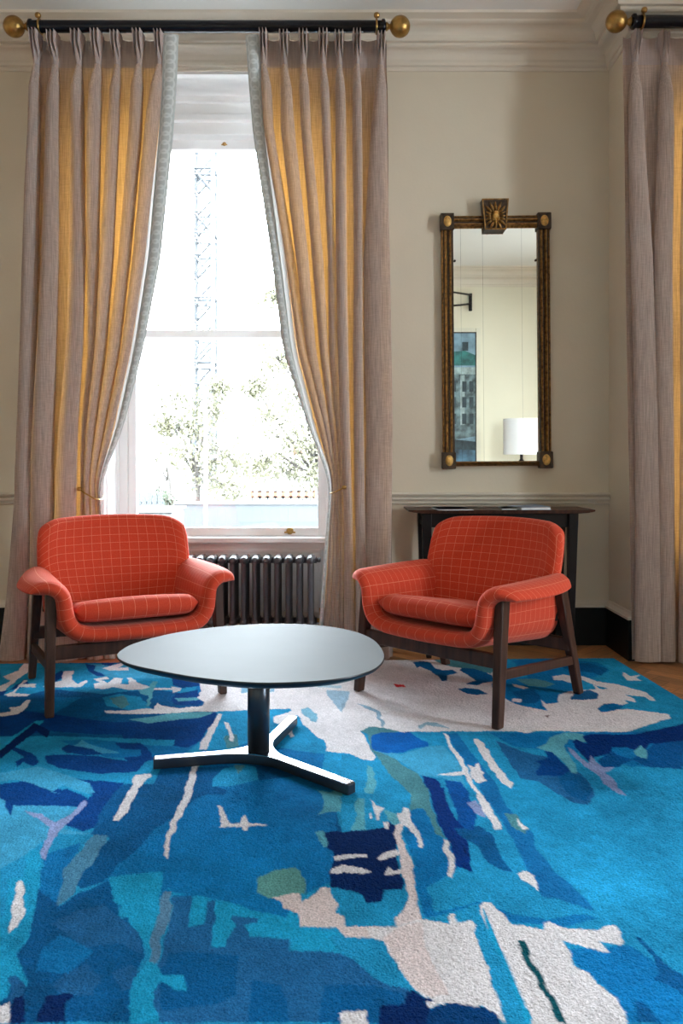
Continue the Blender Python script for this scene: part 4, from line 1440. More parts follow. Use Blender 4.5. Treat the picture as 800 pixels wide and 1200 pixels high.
def make_armchair(label):
    t = thing('armchair', label, 'armchair', group='orange-red check wool armchairs', world_parts=False)
    pad(shell_pt, shell_t, 76, 26, (0.04, 0.04), (0.10, 0.10)).build('seat_shell', M_wool, t)
    pad(back_pt, back_t, 40, 30, (0.055, 0.055), (0.085, 0.07)).build('backrest', M_wool, t)
    pad(seat_pt, seat_t, 34, 26, (0.09, 0.09), (0.13, 0.10)).build('seat_cushion', M_wool, t)
    for sx in (-1, 1):
        xf = 0.325 * sx
        MB().bar((xf, -0.290, 0.0), (xf * 0.965, -0.243, 0.440), 0.030, 0.036, 0.038, 0.050, flat=True).build('leg', M_wood, t, bevel=0.005)
        MB().bar((xf, 0.290, 0.0), (xf * 0.965, 0.160, 0.440), 0.030, 0.036, 0.038, 0.050, flat=True).build('leg', M_wood, t, bevel=0.005)
        MB().bar((xf * 0.99, -0.270, 0.178), (xf * 0.99, 0.250, 0.140), 0.022, 0.034, up=(0, 0, 1)).build('side_stretcher', M_wood, t, bevel=0.004)
    for y, z in ((-0.262, 0.222), (0.220, 0.205)):
        r = MB().bar((-0.325, y, z), (0.325, y, z), 0.024, 0.052, up=(0, 0, 1))
        r.build('cross_rail', M_wood, t, bevel=0.005)
    for x in (-0.12, 0.12):
        for y, z in ((-0.262, 0.245), (0.18, 0.215)):
            MB().tube([(x, y, z - 0.01), (x, y, z + 0.03)], 0.007, 10).build('shell_spacer', M_rubber, t)
    for sx in (-1, 1):
        # small leather pull stitched to the rear edge of each arm side
        MB().box(sx * 0.292 - 0.004, sx * 0.292 + 0.004, 0.165, 0.180, 0.30, 0.335).build('edge_tab', M_rubber, t)
    return t


def copy_thing(src, loc, rotz, label):
    r = src.copy()
    COL.objects.link(r)
    r.location = loc
    r.rotation_euler = (0, 0, rotz)
    r['label'] = label
    for ch in list(src.children):
        c = ch.copy()
        COL.objects.link(c)
        c.parent = r
    return r


ch = make_armchair('orange-red check armchair on the left, in front of the window')
ch.location = (-0.893, 3.27, 0.0178)
ch.rotation_euler = (0, 0, math.radians(27.0))
copy_thing(ch, (0.505, 3.177, 0.0178), math.radians(-44.0), 'orange-red check armchair on the right, in front of the console table')

# ------------------------------------------------------------------ coffee table
def coffee_table():
    cx, cy = -0.256, 2.46
    zt = 0.372
    root = thing('coffee_table', 'low rounded-triangle coffee table with dark edge on a three-legged base', 'coffee table', (cx, cy, 0.0178))
    outl = [(137, 769), (143, 761), (160, 753), (200, 742.5), (250, 735), (310, 731), (365, 732), (410, 738.5), (438, 750), (450, 767),
            (444, 780), (425, 789), (390, 796), (340, 799.5), (290, 799.5), (230, 793.5), (180, 784.5), (150, 777.5)]
    pts = []
    for x, y in outl:
        d = (EYE - zt) * FPX / (y - 540)
        pts.append(((x - 400) * d / FPX, d))
    c = catmull(pts, 6)
    mx, my = sum(p[0] for p in c) / len(c), sum(p[1] for p in c) / len(c)

    def ring(s, z):
        return [(mx + (p[0] - mx) * s, my + (p[1] - my) * s, z) for p in c]
    top = MB()
    n = len(c)
    rows = [ring(0.93, zt - 0.022), ring(0.985, zt - 0.012), ring(1.0, zt - 0.006), ring(1.0, zt - 0.0015), ring(0.997, zt)]
    top.grid(rows, closed_u=True, smooth=True)
    top.add(ring(0.93, zt - 0.022), [tuple(range(n))])
    top.build('table_edge', M_tableedge, root)
    s = MB()
    s.add(ring(0.997, zt) + ring(0.997, zt - 0.003), [tuple(range(n))] + [(i, (i + 1) % n, (i + 1) % n + n, i + n) for i in range(n)])
    s.build('tabletop', M_tabletop, root)
    MB().lathe([(0.034, 0.045), (0.034, zt - 0.030)], (cx, cy, 0), 'z', 40).build('column', M_steel, root)
    MB().lathe([(0.13, zt - 0.030), (0.13, zt - 0.021)], (cx, cy, 0), 'z', 40).build('mounting_plate', M_tableedge, root)
    # three-way base cut from thick flat bar, with filleted crotches
    ends = [(-0.309, -0.068), (0.285, -0.258), (0.088, 0.322)]
    angs = [math.atan2(e[1], e[0]) for e in ends]
    lens = [math.hypot(*e) for e in ends]
    order = sorted(range(3), key=lambda i: angs[i])
    o2 = []
    hw = 0.0155
    for k in range(3):
        i = order[k]
        j = order[(k + 1) % 3]
        a, L = angs[i], lens[i]
        d = Vector((math.cos(a), math.sin(a)))
        nrm = Vector((-d.y, d.x))
        o2.append(tuple(d * L - nrm * hw))
        o2.append(tuple(d * L + nrm * hw))
        # fillet between leg i and leg j
        a2 = angs[j]
        d2 = Vector((math.cos(a2), math.sin(a2)))
        n2 = Vector((-d2.y, d2.x))
        p0 = d * 0.10 + nrm * hw
        p2 = d2 * 0.10 - n2 * hw
        mid = (d + d2).normalized() * 0.030
        for t in np.linspace(0, 1, 9):
            o2.append(tuple(p0 * (1 - t) ** 2 + mid * 2 * t * (1 - t) + p2 * t * t))
    o2 = [(x + cx, y + cy) for x, y in o2]
    MB().prism(o2, 0.0178, 0.047).build('base', M_steel, root, bevel=0.003)
    MB().prism([(cx + (x - cx) * 0.985, cy + (y - cy) * 0.985) for x, y in o2], 0.0468, 0.0485).build('base_top_plate', M_steeltop, root)


coffee_table()


# ------------------------------------------------------------------ console table with papers
def console_table():
    x0, x1 = (478 - 400) * 3.78 / FPX, (696 - 400) * 3.78 / FPX
    y0, y1 = 3.76, 4.05
    zt = 0.708
    root = thing('console_table', 'slim black console table against the wall under the gilt mirror', 'console table', ((x0 + x1) / 2, (y0 + y1) / 2, 0))
    t = MB()
    xs = [x0, x0 + 0.03, x0 + 0.08, x1 - 0.08, x1 - 0.03, x1]
    # top with upswept, tapered ends
    rows = []
    for x, th in zip(xs, (0.008, 0.014, 0.018, 0.018, 0.014, 0.008)):
        rows.append([(x, y0, zt), (x, y1, zt), (x, y1, zt - th), (x, y0 + 0.004, zt - th)])
    t.grid(rows, closed_u=True, smooth=False)
    t.add(rows[0], [(0, 1, 2, 3)])
    t.add(rows[-1], [(3, 2, 1, 0)])
    t.build('tabletop', M_wood, root, bevel=0.002)
    xa, xb = (494 - 400) * 3.80 / FPX, (676 - 400) * 3.80 / FPX
    a = MB()
    a.box(xa + 0.01, xb - 0.01, y0 + 0.03, y0 + 0.05, zt - 0.085, zt - 0.018)
    a.box(xa + 0.01, xb - 0.01, y1 - 0.05, y1 - 0.03, zt - 0.085, zt - 0.018)
    a.box(xa + 0.012, xa + 0.032, y0 + 0.05, y1 - 0.05, zt - 0.085, zt - 0.018)
    a.box(xb - 0.032, xb - 0.012, y0 + 0.05, y1 - 0.05, zt - 0.085, zt - 0.018)
    a.build('apron', M_ebony, root, bevel=0.003)
    for x, s in ((xa, 1), (xb, -1)):
        for y in (y0 + 0.04, y1 - 0.04):
            MB().bar((x + s * 0.022, y, zt - 0.018), (x + s * 0.034, y, 0), 0.046, 0.046, 0.026, 0.026).build('leg', M_ebony, root, bevel=0.003)
        MB().bar((x + s * 0.03, y0 + 0.04, 0.30), (x + s * 0.03, y1 - 0.04, 0.30), 0.018, 0.026, up=(0, 0, 1)).build('stretcher', M_ebony, root, bevel=0.003)
    return zt


zt = console_table()


def booklet(name, label, cat, x, y, w_, d_, h, rot, cover, z, grp=None, curl=0.0):
    root = thing(name, label, cat, (x, y, z), rot, grp, world_parts=False)
    MB().box(-w_ / 2 + 0.003, w_ / 2 - 0.003, -d_ / 2 + 0.003, d_ / 2 - 0.003, 0.001, h - 0.001).build('pages', M_paper, root)
    c = MB()
    c.box(-w_ / 2, w_ / 2, -d_ / 2, d_ / 2, 0, 0.001)
    rows = []
    for k in range(6):
        t = k / 5
        rows.append([(-w_ / 2 + w_ * t, -d_ / 2, h - 0.001 + curl * t * t), (-w_ / 2 + w_ * t, d_ / 2, h - 0.001 + curl * t * t)])
    c.grid(rows)
    c.build('cover', cover, root)


booklet('magazine', 'blue-grey magazine on the console table, nearest its right end', 'magazine', 0.905, 3.86, 0.15, 0.20, 0.012, 0.15, M_bluecover, zt, curl=0.004)
booklet('magazine', 'dark green magazine on the console table, beside the blue-grey one', 'magazine', 0.80, 3.84, 0.075, 0.18, 0.008, -0.1, M_greencover, zt)
booklet('magazine', 'thin pale magazine lying towards the left end of the console table', 'magazine', 0.53, 3.83, 0.17, 0.21, 0.006, 0.05, M_paper, zt)


# ------------------------------------------------------------------ mirror
def mirror_glass():
    m = bpy.data.materials.new('antique_mirror_glass')
    m.use_nodes = True
    nt = m.node_tree
    nt.nodes.clear()
    out = node(nt, 'ShaderNodeOutputMaterial')
    gl = node(nt, 'ShaderNodeBsdfGlossy', Roughness=0.012)
    df = node(nt, 'ShaderNodeBsdfDiffuse')
    df.inputs[0].default_value = (0.05, 0.05, 0.045, 1)
    mx = node(nt, 'ShaderNodeMixShader')
    tc = node(nt, 'ShaderNodeTexCoord')
    sx = node(nt, 'ShaderNodeSeparateXYZ')
    nt.links.new(tc.outputs['Object'], sx.inputs[0])
    mp = node(nt, 'ShaderNodeMapping')
    mp.inputs['Scale'].default_value = (60, 1, 9)
    nt.links.new(tc.outputs['Object'], mp.inputs['Vector'])
    nz = node(nt, 'ShaderNodeTexNoise', Scale=1.0, Detail=4.0)
    nt.links.new(mp.outputs[0], nz.inputs['Vector'])
    acc = None
    # fine vertical age lines in the silvering
    for x, wd in ((-0.176, 0.0012), (-0.064, 0.0012), (0.135, 0.0010)):
        s = node(nt, 'ShaderNodeMath', operation='SUBTRACT')
        nt.links.new(sx.outputs[0], s.inputs[0])
        s.inputs[1].default_value = x
        ab = node(nt, 'ShaderNodeMath', operation='ABSOLUTE')
        nt.links.new(s.outputs[0], ab.inputs[0])
        lt = node(nt, 'ShaderNodeMath', operation='LESS_THAN')
        nt.links.new(ab.outputs[0], lt.inputs[0])
        lt.inputs[1].default_value = wd * 0.7
        if acc is None:
            acc = lt.outputs[0]
        else:
            mxm = node(nt, 'ShaderNodeMath', operation='MAXIMUM')
            nt.links.new(acc, mxm.inputs[0])
            nt.links.new(lt.outputs[0], mxm.inputs[1])
            acc = mxm.outputs[0]
    mu = node(nt, 'ShaderNodeMath', operation='MULTIPLY')
    nt.links.new(acc, mu.inputs[0])
    nt.links.new(nz.outputs[0], mu.inputs[1])
    gl.inputs['Color'].default_value = (0.91, 0.92, 0.85, 1)
    nt.links.new(mu.outputs[0], mx.inputs[0])
    nt.links.new(gl.outputs[0], mx.inputs[1])
    nt.links.new(df.outputs[0], mx.inputs[2])
    nt.links.new(mx.outputs[0], out.inputs[0])
    return m


def make_mirror():
    K = 4.04 / FPX
    cx = (583 - 400) * K
    ztop = EYE + (540 - 252) * K
    zbot = EYE + (540 - 546) * K
    hw = 127 * K / 2
    H = ztop - zbot
    root = thing('wall_mirror', 'tall gilt-framed mirror hanging above the console table', 'mirror', (cx, 4.08, zbot), world_parts=False)
    root.rotation_euler = (0, math.radians(-0.45), 0)
    fw = 0.060
    y1, y0 = 0.0, -0.045
    # stiles and rails: reeded mouldings
    def reeded(axis, a, b, pos, width, outer):
        prof = [(0, -0.030), (0.006, -0.034), (0.010, -0.026), (0.017, -0.040), (0.024, -0.042), (0.030, -0.028), (0.034, -0.026), (0.040, -0.038), (0.047, -0.040), (0.052, -0.024), (width, -0.018)]
        return prof
    prof = reeded(0, 0, 0, 0, fw, 0)
    cb = 0.066
    for side in (-1, 1):
        st = MB()
        g = [[(side * (hw - a * 1.0), y, z) for a, y in prof] for z in (cb * 0.9, H - cb)]
        st.grid(g, smooth=False)
        st.box(min(side * hw, side * (hw - fw)), max(side * hw, side * (hw - fw)), -0.019, 0, cb * 0.9, H - cb)
        st.build('frame_stile', M_gilt, root)
        gr = MB()
        for off in (0.013, 0.0345, 0.055):
            xx = side * (hw - off)
            gr.box(xx - 0.0042, xx + 0.0042, -0.0325, -0.018, cb * 0.9, H - cb)
        # row of beads along the inside
        zz = cb
        while zz < H - cb:
            gr.lathe([(0.001, zz - 0.0035), (0.0035, zz), (0.001, zz + 0.0035)], (side * (hw - 0.033), -0.033, 0), 'z', 6)
            zz += 0.011
        gr.build('bead_moulding', M_giltdark, root)
    for z_o, thick, s in ((H, 0.060, -1), (0.0, 0.024, 1)):
        r = MB()
        k = thick / fw
        g = [[(x, y, z_o + s * a * k) for a, y in prof] for x in (-hw + fw, hw - fw)]
        r.grid(g, smooth=False)
        r.box(-hw + fw - 0.002, hw - fw + 0.002, -0.019, 0, min(z_o, z_o + s * thick), max(z_o, z_o + s * thick))
        r.build('frame_rail', M_gilt, root)
        if thick > 0.03:
            r = MB()
            for off in (0.013, 0.034):
                r.box(-hw + fw, hw - fw, -0.032, -0.018, z_o - off - 0.004, z_o - off + 0.004)
            r.build('rail_groove', M_giltdark, root)
    for sx in (-1, 1):
        for zc, hh in ((H - cb / 2 + 0.002, cb / 2 + 0.010), (cb * 0.5 - 0.004, cb / 2 + 0.010)):
            b = MB()
            xx = sx * (hw - fw / 2 + 0.001)
            b.box(xx - 0.034, xx + 0.034, -0.046, 0, zc - hh, zc + hh)
            blk = b.build('corner_block', M_giltdark, root, bevel=0.004)
            blk['_world'] = 0
            p = MB()
            prof2 = [(0.0245, 0), (0.0235, -0.003), (0.020, -0.003), (0.018, -0.0055), (0.010, -0.0075), (0.003, -0.008)]
            st = len(p.v)
            p.lathe([(r_, h_) for r_, h_ in prof2], (0, 0, 0), 'y', 24)
            p.v = [(xx + v[0] * 0.82, -0.046 + v[1], zc + v[2] * 1.15) for v in p.v]
            p.build('oval_boss', M_giltlight, blk)
            rl = MB()
            for dx, dz, hwx, hwz in ((-0.030, 0, 0.003, hh - 0.003), (0.030, 0, 0.003, hh - 0.003), (0, hh - 0.006, 0.030, 0.003), (0, -hh + 0.006, 0.030, 0.003)):
                rl.box(xx + dx - hwx, xx + dx + hwx, -0.050, -0.044, zc + dz - hwz, zc + dz + hwz)
            rl.build('block_border', M_giltdark, blk)
    # keystone crest with carved leaves radiating from a mask
    kz0, kz1 = H - 0.078, H + 0.078
    kx = (582 - 583) * K
    kb, kt = 0.054, 0.068
    k = MB()
    k.prism([(-kb, 0), (kb, 0), (kt, 1), (-kt, 1)], 0, 1)
    k.v = [(kx + v[0], -0.055 * v[2], kz0 + (kz1 - kz0) * v[1]) for v in k.v]
    crest = k.build('keystone_crest', M_giltdark, root, bevel=0.003)
    c = MB()
    czc = (kz0 + kz1) / 2 - 0.012
    for q in range(16):
        a = 2 * PI * q / 16
        r1 = min(0.052 / max(abs(math.cos(a)), 0.001), 0.074 / max(abs(math.sin(a)), 0.001), 0.085)
        p0 = (kx + math.cos(a) * 0.018, -0.057, czc + math.sin(a) * 0.020)
        p1 = (kx + math.cos(a) * r1 * 0.6, -0.066, czc + math.sin(a) * r1 * 0.6)
        p2 = (kx + math.cos(a) * r1 * 0.95, -0.056, czc + math.sin(a) * r1 * 0.95 + 0.004)
        c.tube([p0, p1, p2], [0.003, 0.0075, 0.003], 6)
    c.build('carved_leaves', M_gilt, crest)
    f = MB()
    for (dx, dz, rx, rz, h) in ((0, 0.0, 0.019, 0.025, 0.020), (-0.011, -0.012, 0.009, 0.011, 0.026), (0.011, -0.012, 0.009, 0.011, 0.026), (0, 0.018, 0.016, 0.010, 0.024), (0, -0.028, 0.007, 0.010, 0.022)):
        s0 = len(f.v)
        f.lathe([(1.0, 0), (0.86, -0.5), (0.5, -0.86), (0.08, -1.0)], (0, 0, 0), 'y', 14)
        f.v[s0:] = [(kx + dx + v[0] * rx, -0.055 + v[1] * h, czc + dz + v[2] * rz) for v in f.v[s0:]]
    f.build('carved_mask', M_giltlight, crest)
    b = MB()
    for (p, q) in (((-kb, 0), (-kt, 1)), ((kb, 0), (kt, 1)), ((-kb, 0.02), (kb, 0.02)), ((-kt, 0.98), (kt, 0.98))):
        b.bar((kx + p[0] * 0.95, -0.056, kz0 + (kz1 - kz0) * p[1]), (kx + q[0] * 0.95, -0.056, kz0 + (kz1 - kz0) * q[1]), 0.006, 0.008)
    b.build('crest_border', M_gilt, crest)
    MB().box(-hw + fw - 0.012, hw - fw + 0.012, -0.014, -0.009, 0.018, H - fw + 0.012).build('mirror_glass', mirror_glass(), root)
    for sx in (-1, 1):
        xx = sx * (hw - fw - 0.008)
        bk = MB()
        bk.lathe([(0.002, 0), (0.006, 0.0), (0.006, -0.006), (0.002, -0.008)], (xx, -0.014, H - 0.30 + 0.075), 'y', 10)
        bk.build('glass_clip', M_giltdark, root)


make_mirror()

# ------------------------------------------------------------------ what the mirror shows: the wall behind
# painting of a terrace of houses under a pale sky
def painting():
    x1, x0 = 1.530, 0.78
    z1, z0 = 2.400, 0.880
    y = YR
    root = thing('framed_painting', 'blue-green townhouse painting seen in the mirror', 'painting', ((x0 + x1) / 2, y, z0))
    MB().box(x0, x1, y, y + 0.02, z0, z1).build('canvas', surface('painting_sky', (0.16, 0.26, 0.33, 1), 0.6, var=0.45, scale=7), root)
    fr = MB()
    for a, b, c, d in ((x0 - 0.012, x0, z0 - 0.012, z1 + 0.012), (x1, x1 + 0.012, z0 - 0.012, z1 + 0.012), (x0, x1, z1, z1 + 0.012), (x0, x1, z0 - 0.012, z0)):
        fr.box(a, b, y, y + 0.028, c, d)
    fr.build('painting_frame', M_black, root)
    mt = MB()
    for a, b, c, d in ((x0 - 0.06, x0 - 0.012, z0 - 0.06, z1 + 0.06), (x1 + 0.012, x1 + 0.06, z0 - 0.06, z1 + 0.06), (x0, x1, z1 + 0.012, z1 + 0.06), (x0, x1, z0 - 0.06, z0 - 0.012)):
        mt.box(a, b, y, y + 0.022, c, d)
    mt.build('painting_mount', surface('cream_mount', (0.62, 0.58, 0.47, 1), 0.6), root)
    yy = y + 0.0205
    stone = surface('painting_stone', (0.085, 0.125, 0.135, 1), 0.6, var=0.9, scale=14)
    roof = surface('painting_roof', (0.015, 0.12, 0.115, 1), 0.6, var=0.5, scale=12)
    dark = surface('painting_dark', (0.012, 0.028, 0.036, 1), 0.6, var=0.6, scale=16)
    wet = surface('painting_wet_road', (0.035, 0.09, 0.14, 1), 0.6, var=0.9, scale=9)
    light = surface('painting_light', (0.26, 0.33, 0.33, 1), 0.6, var=0.4, scale=20)
    parts = [
        (stone, 'painted_facade', [[(x0, 1.10), (x1, 1.22), (x1, 1.98), (x0, 1.98)]], 0.0004),
        (roof, 'painted_roof', [[(x0, 2.03), (x1, 2.03), (x1, 2.15), (x1 - 0.12, 2.20), (x0, 2.15)]], 0.0006),
        (light, 'painted_cornice', [[(x0, 1.93), (x1, 1.93), (x1, 2.01), (x0, 2.01)], [(x1 - 0.17, 1.35), (x1 - 0.12, 1.35), (x1 - 0.12, 1.92), (x1 - 0.17, 1.92)]], 0.0008),
        (dark, 'painted_chimney', [[(x1 - 0.15, 2.20), (x1 - 0.08, 2.20), (x1 - 0.08, 2.30), (x1 - 0.15, 2.30)], [(x1 - 0.5, 2.17), (x1 - 0.42, 2.17), (x1 - 0.42, 2.28), (x1 - 0.5, 2.28)]], 0.0008),
        (dark, 'painted_window', [[(x1 - dx - 0.05, zz), (x1 - dx, zz), (x1 - dx, zz + h), (x1 - dx - 0.05, zz + h)]
                                   for dx in (0.02, 0.10, 0.22, 0.32, 0.42, 0.52) for zz, h in ((1.73, 0.12), (1.55, 0.12), (1.36, 0.12))], 0.0010),
        (dark, 'painted_pavement', [[(x0, 0.98), (x1, 1.05), (x1, 1.16), (x0, 1.24)]], 0.0010),
        (wet, 'painted_road', [[(x0, z0), (x1, z0), (x1, 1.06), (x0, 1.10)]], 0.0012),
    ]
    for mat, nm, polys, d in parts:
        for poly in polys:
            MB().add([(a, y + 0.020 + d, b) for a, b in poly], [tuple(range(len(poly)))]).build(nm, mat, root)


painting()


def swing_bracket():
    # jointed black wall bracket high on the wall behind
    x = (552 - 400) * 9.06 / FPX
    z = EYE + (540 - 353) * 9.06 / FPX
    root = thing('wall_bracket', 'dark jointed wall bracket seen in the mirror', 'wall bracket', (x, YR, z))
    MB().box(x - 0.018, x + 0.018, YR, YR + 0.03, z - 0.10, z + 0.10).build('wall_plate', M_ebony, root, bevel=0.005)
    a = MB()
    a.tube([(x, YR + 0.03, z + 0.08), (x - 0.13, YR + 0.10, z + 0.085), (x - 0.30, YR + 0.14, z + 0.10)], 0.011, 8)
    a.tube([(x, YR + 0.03, z - 0.02), (x - 0.13, YR + 0.10, z - 0.05), (x - 0.30, YR + 0.14, z - 0.07)], 0.011, 8)
    a.build('bracket_arm', M_ebony, root)


swing_bracket()


def lamp_corner():
    lx, ly = 1.955, -0.52
    root = thing('table_lamp', 'table lamp with white drum shade seen in the mirror', 'lamp', (lx, ly, 0.62))
    m = MB()
    n = 40
    rr, zb, zt_ = 0.195, 1.008, 1.395
    for r0, r1 in ((rr, rr), (rr - 0.004, rr - 0.004)):
        m.grid([[(lx + r * math.cos(2 * PI * k / n), ly + r * math.sin(2 * PI * k / n), z) for k in range(n)] for z, r in ((zb, r0), (zt_, r1))], closed_u=True)
    for z in (zb, zt_):
        m.grid([[(lx + r * math.cos(2 * PI * k / n), ly + r * math.sin(2 * PI * k / n), z) for k in range(n)] for r in (rr, rr - 0.004)], closed_u=True)
    m.build('lamp_shade', M_shade, root)
    b = MB()
    b.lathe([(0.10, 0.62), (0.10, 0.635), (0.05, 0.65), (0.03, 0.68), (0.06, 0.74), (0.085, 0.82), (0.075, 0.89), (0.03, 0.94), (0.016, 0.96), (0.016, 1.02), (0.022, 1.03), (0.010, 1.06), (0.006, 1.10)], (lx, ly, 0), 'z', 28)
    b.tube([(lx - rr + 0.003, ly, 1.09), (lx + rr - 0.003, ly, 1.09)], 0.0025, 6)
    b.build('lamp_base', M_ebony, root)
    t = thing('side_table', 'dark round side table under the lamp, seen in the mirror', 'side table', (lx, ly, 0))
    MB().lathe([(0.27, 0.60), (0.275, 0.605), (0.275, 0.615), (0.27, 0.62)], (lx, ly, 0), 'z', 40).build('tabletop', M_ebony, t)
    for k in range(3):
        a = 2 * PI * k / 3 + 0.4
        MB().bar((lx + 0.16 * math.cos(a), ly + 0.16 * math.sin(a), 0.60), (lx + 0.23 * math.cos(a), ly + 0.23 * math.sin(a), 0), 0.03, 0.03, 0.02, 0.02).build('leg', M_ebony, t)


lamp_corner()

# ------------------------------------------------------------------ street outside
M_street = surface('pale_paving', (0.30, 0.30, 0.29, 1), 0.9, var=0.1, scale=0.6)
M_hoard = surface('grey_hoarding', (0.026, 0.030, 0.034, 1), 0.8, var=0.08, scale=2)
M_orange = surface('orange_plastic', (0.09, 0.028, 0.010, 1), 0.6, var=0.1, scale=4)
M_crane = surface('crane_steel', (0.022, 0.025, 0.029, 1), 0.7, var=0.1, scale=1)
M_bark = surface('bark', (0.036, 0.030, 0.026, 1), 0.9, var=0.3, scale=4)
M_pole = surface('white_pole', (0.032, 0.034, 0.036, 1), 0.5, var=0.02)
M_van = surface('white_panel', (0.05, 0.05, 0.05, 1), 0.5, var=0.02)
GZ = -1.3


def leaf_mat(name, c):
    m = surface(name, c, 0.7, var=0.35, scale=3)
    return m


M_leaf = leaf_mat('spring_leaves', (0.070, 0.066, 0.036, 1))
M_leaf2 = leaf_mat('green_leaves', (0.036, 0.044, 0.026, 1))

structure('floor_2', MB().box(-60, 60, 5.2, 120, GZ - 0.2, GZ), M_street)
bpy.data.objects['floor_2'].name = 'ground'


def outside(x, y, d):
    return ((x - 400) * d / FPX, d, EYE + (540 - y) * d / FPX)


def street():
    # hoarding
    d = 14.0
    x0, x1 = outside(204, 0, d)[0], outside(430, 0, d)[0]
    zt_ = outside(0, 591, d)[2]
    root = thing('hoarding', 'long grey site hoarding seen through the window', 'hoarding', ((x0 + x1) / 2, d, GZ))
    m = MB()
    n = 22
    for k in range(n):
        a = x0 + (x1 - x0) * k / n
        m.box(a, a + (x1 - x0) / n * 0.995, d, d + 0.03, GZ, zt_)
    m.build('hoarding_boards', M_hoard, root)
    m = MB()
    m.box(x0, x1, d - 0.03, d + 0.06, zt_, zt_ + 0.05)
    m.build('top_rail', M_van, root)
    # picket fence on the left
    x0, x1 = outside(160, 0, 16)[0], outside(191, 0, 16)[0]
    zt2 = outside(0, 577, 16)[2]
    root = thing('picket_fence', 'short grey upright-board fence left of the hoarding', 'fence', ((x0 + x1) / 2, 16, GZ))
    m = MB()
    for k in range(-8, 5):
        a = x0 + (x1 - x0) * k / 5
        h = zt2 - 0.05 * (k % 2)
        m.box(a, a + (x1 - x0) / 5 * 0.8, 16, 16.04, GZ, h)
    m.build('fence_boards', M_hoard, root)
    MB().box(x0 - 1.0, x1, 16.04, 16.10, zt2 - 0.25, zt2 - 0.18).build('fence_rail', M_crane, root)
    # white site box
    x0, x1 = outside(150, 0, 12)[0], outside(202, 0, 12)[0]
    zt3 = outside(0, 597, 12)[2]
    root = thing('site_cabin', 'low white site cabin in front of the picket fence', 'cabin', ((x0 + x1) / 2, 12.4, GZ))
    MB().box(x0, x1, 12, 12.9, GZ, zt3 - 0.05).build('cabin_body', M_van, root, bevel=0.03)
    MB().box(x0 - 0.05, x1 + 0.03, 11.95, 12.95, zt3 - 0.05, zt3).build('cabin_roof', M_pole, root, bevel=0.01)
    MB().box(x0 + 0.1, x1 - 0.1, 11.985, 12.01, GZ + 0.1, zt3 - 0.18).build('cabin_panel', M_hoard, root)
    # orange barriers
    d = 22
    def barrier(xa, xb, ya, yb, dd, label, cells):
        a, b = outside(xa, yb, dd), outside(xb, ya, dd)
        root = thing('site_barrier', label, 'barrier', ((a[0] + b[0]) / 2, dd, GZ), group='orange site barriers')
        m = MB()
        h = b[2] - a[2]
        m.box(a[0], b[0], dd, dd + 0.12, a[2], a[2] + h * 0.28)
        m.box(a[0], b[0], dd, dd + 0.12, b[2] - h * 0.2, b[2])
        for k in range(cells + 1):
            xx = a[0] + (b[0] - a[0]) * k / cells
            m.box(xx - 0.05, xx + 0.05, dd, dd + 0.12, a[2], b[2])
        m.build('barrier_mesh', M_orange, root)
        m = MB()
        for k in range(cells * 2 + 1):
            xx = a[0] + (b[0] - a[0]) * k / (cells * 2)
            m.box(xx - 0.02, xx + 0.02, dd + 0.04, dd + 0.08, GZ, a[2])
        m.build('barrier_legs', M_crane, root)
    barrier(295, 368, 575, 584, 22, 'orange slatted site barrier above the hoarding, lower right of the window', 8)
    barrier(345, 372, 524, 533, 30, 'faint orange barrier high among the trees at the window right side', 3)
    # lamp post
    p0 = outside(241, 620, 10)
    p1 = outside(241, 452, 10)
    root = thing('lamp_post', 'thin white post outside, left of the window middle', 'post', (p0[0], p0[1], GZ))
    MB().tube([(p0[0], p0[1], GZ), (p1[0], p1[1], p1[2])], [0.028, 0.02], 12).build('post', M_pole, root)
    MB().lathe([(0.02, p1[2]), (0.035, p1[2] + 0.02), (0.035, p1[2] + 0.06), (0.01, p1[2] + 0.08)], (p1[0], p1[1], 0), 'z', 12).build('post_cap', M_pole, root)
    # tower crane mast
    d = 60
    xa, xb = outside(226, 0, d)[0], outside(249, 0, d)[0]
    root = thing('crane_mast', 'pale lattice tower crane mast rising behind the trees', 'crane', ((xa + xb) / 2, d, GZ))
    chords = MB()
    brace = MB()
    wv = xb - xa
    top = 25.2
    for x in (xa, xb):
        for y in (d, d + wv):
            chords.bar((x, y, GZ), (x, y, top), 0.26, 0.26)
    z = GZ
    k = 0
    while z < top - 0.1:
        z2 = min(z + 1.62, top)
        for (p, q) in (((xa, d), (xb, d)), ((xb, d), (xb, d + wv)), ((xb, d + wv), (xa, d + wv)), ((xa, d + wv), (xa, d))):
            brace.bar((p[0], p[1], z), (q[0], q[1], z2) if k % 2 == 0 else (q[0], q[1], z), 0.13, 0.13, up=(0.3, 0.3, 1))
            brace.bar((q[0], q[1], z), (p[0], p[1], z2), 0.13, 0.13, up=(0.3, 0.3, 1))
            if k % 3 == 0:
                brace.bar((p[0], p[1], z + 0.05), (q[0], q[1], z + 0.05), 0.3, 0.16, up=(0, 0, 1))
                brace.bar((p[0], p[1], z - 0.4), (q[0], q[1], z - 0.4), 0.14, 0.14, up=(0, 0, 1))
        z = z2
        k += 1
    chords.build('mast_chords', M_crane, root)
    brace.build('mast_bracing', M_crane, root)


street()


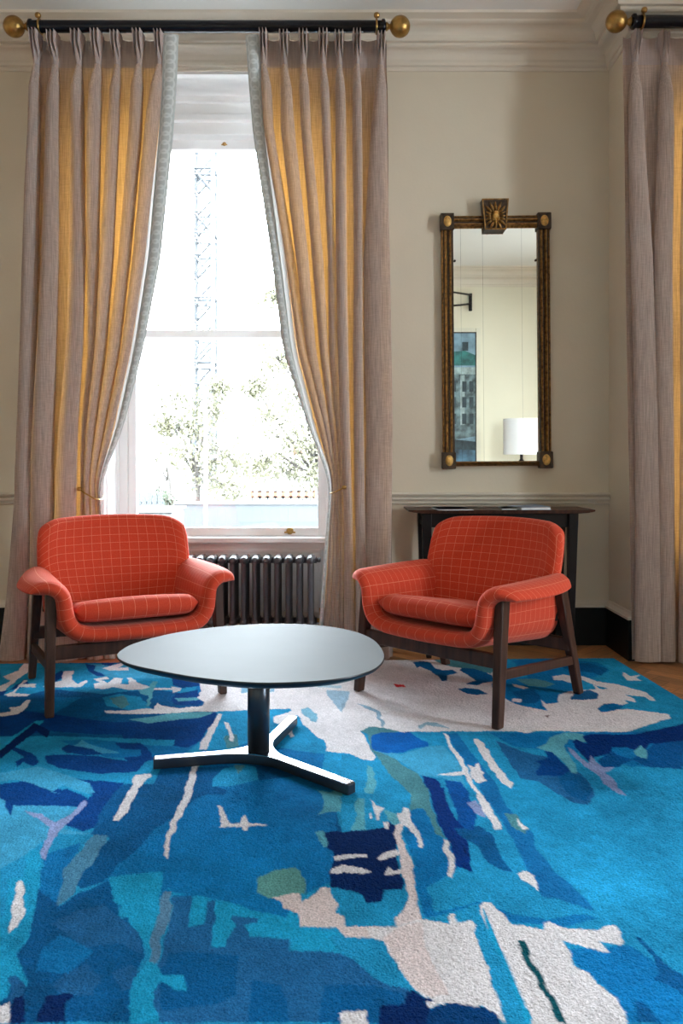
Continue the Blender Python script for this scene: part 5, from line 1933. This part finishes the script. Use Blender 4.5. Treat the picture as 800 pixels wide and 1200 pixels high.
def tree(label, base, clusters, nleaf, leaf, seed, size=0.16, trunk_r=0.12):
    r = random.Random(seed)
    root = thing('tree', label, 'tree', base, group='trees across the street')
    b = MB()
    top = Vector((base[0], base[1], base[2] + 2.4))
    b.tube([base, (base[0] + 0.1, base[1], base[2] + 1.2), tuple(top)], [trunk_r, trunk_r * 0.8, trunk_r * 0.6], 10)
    lv = MB()
    vs, fs = [], []
    for (c, rad) in clusters:
        c = Vector(c)
        mid = (top + c) / 2 + Vector((r.uniform(-0.4, 0.4), 0, r.uniform(0, 0.4)))
        b.tube([tuple(top - Vector((0, 0, 0.6))), tuple(mid), tuple(c)], [trunk_r * 0.4, trunk_r * 0.25, 0.02], 8)
        for _ in range(5):
            e = c + Vector((r.gauss(0, 1), r.gauss(0, 1), r.gauss(0, 0.7))) * rad * 0.7
            b.tube([tuple(c), tuple((c + e) / 2 + Vector((0, 0, 0.1))), tuple(e)], [0.02, 0.014, 0.006], 5)
        for _ in range(nleaf):
            p = c + Vector((r.gauss(0, 1), r.gauss(0, 1), r.gauss(0, 0.7))) * rad * 0.55
            u = Vector((r.gauss(0, 1), r.gauss(0, 1), r.gauss(0, 1))).normalized()
            v = u.orthogonal().normalized()
            s = size * r.uniform(0.5, 1.2)
            k = len(vs)
            vs += [p - u * s, p + v * s * 0.5, p + u * s, p - v * s * 0.5]
            fs.append((k, k + 1, k + 2, k + 3))
    lv.add(vs, fs)
    b.build('trunk', M_bark, root)
    f = lv.build('foliage', leaf, root, fix=False)
    f['kind'] = 'stuff'


def cl(lst, d):
    r = random.Random(len(lst))
    return [((outside(x, y, d)[0], d + r.uniform(-0.8, 0.8), outside(x, y, d)[2]), rad * d / FPX) for x, y, rad in lst]


tree('blossoming tree with sparse pale leaves, left of the window middle', (outside(228, 0, 24)[0], 24, GZ),
     cl([(205, 470, 26), (225, 500, 26), (250, 480, 22), (215, 535, 28), (258, 530, 26), (280, 545, 26), (245, 560, 30), (275, 575, 24), (195, 500, 16), (262, 455, 16)], 24), 480, M_leaf, 3, 0.085, 0.10)
tree('broad pale-leaved tree at the right side of the window view', (outside(372, 0, 19)[0], 19, GZ),
     cl([(330, 425, 26), (360, 400, 30), (345, 465, 32), (375, 450, 34), (320, 490, 26), (350, 520, 28), (380, 520, 34), (310, 545, 22), (340, 552, 24), (378, 560, 22), (300, 455, 16), (330, 350, 18), (360, 350, 24)], 19), 480, M_leaf, 5, 0.07, 0.12)
tree('low green shrub-like tree behind the picket fence', (outside(196, 0, 18)[0], 18, GZ),
     cl([(193, 580, 9), (199, 588, 10), (186, 584, 6)], 18), 300, M_leaf2, 8, 0.05, 0.05)
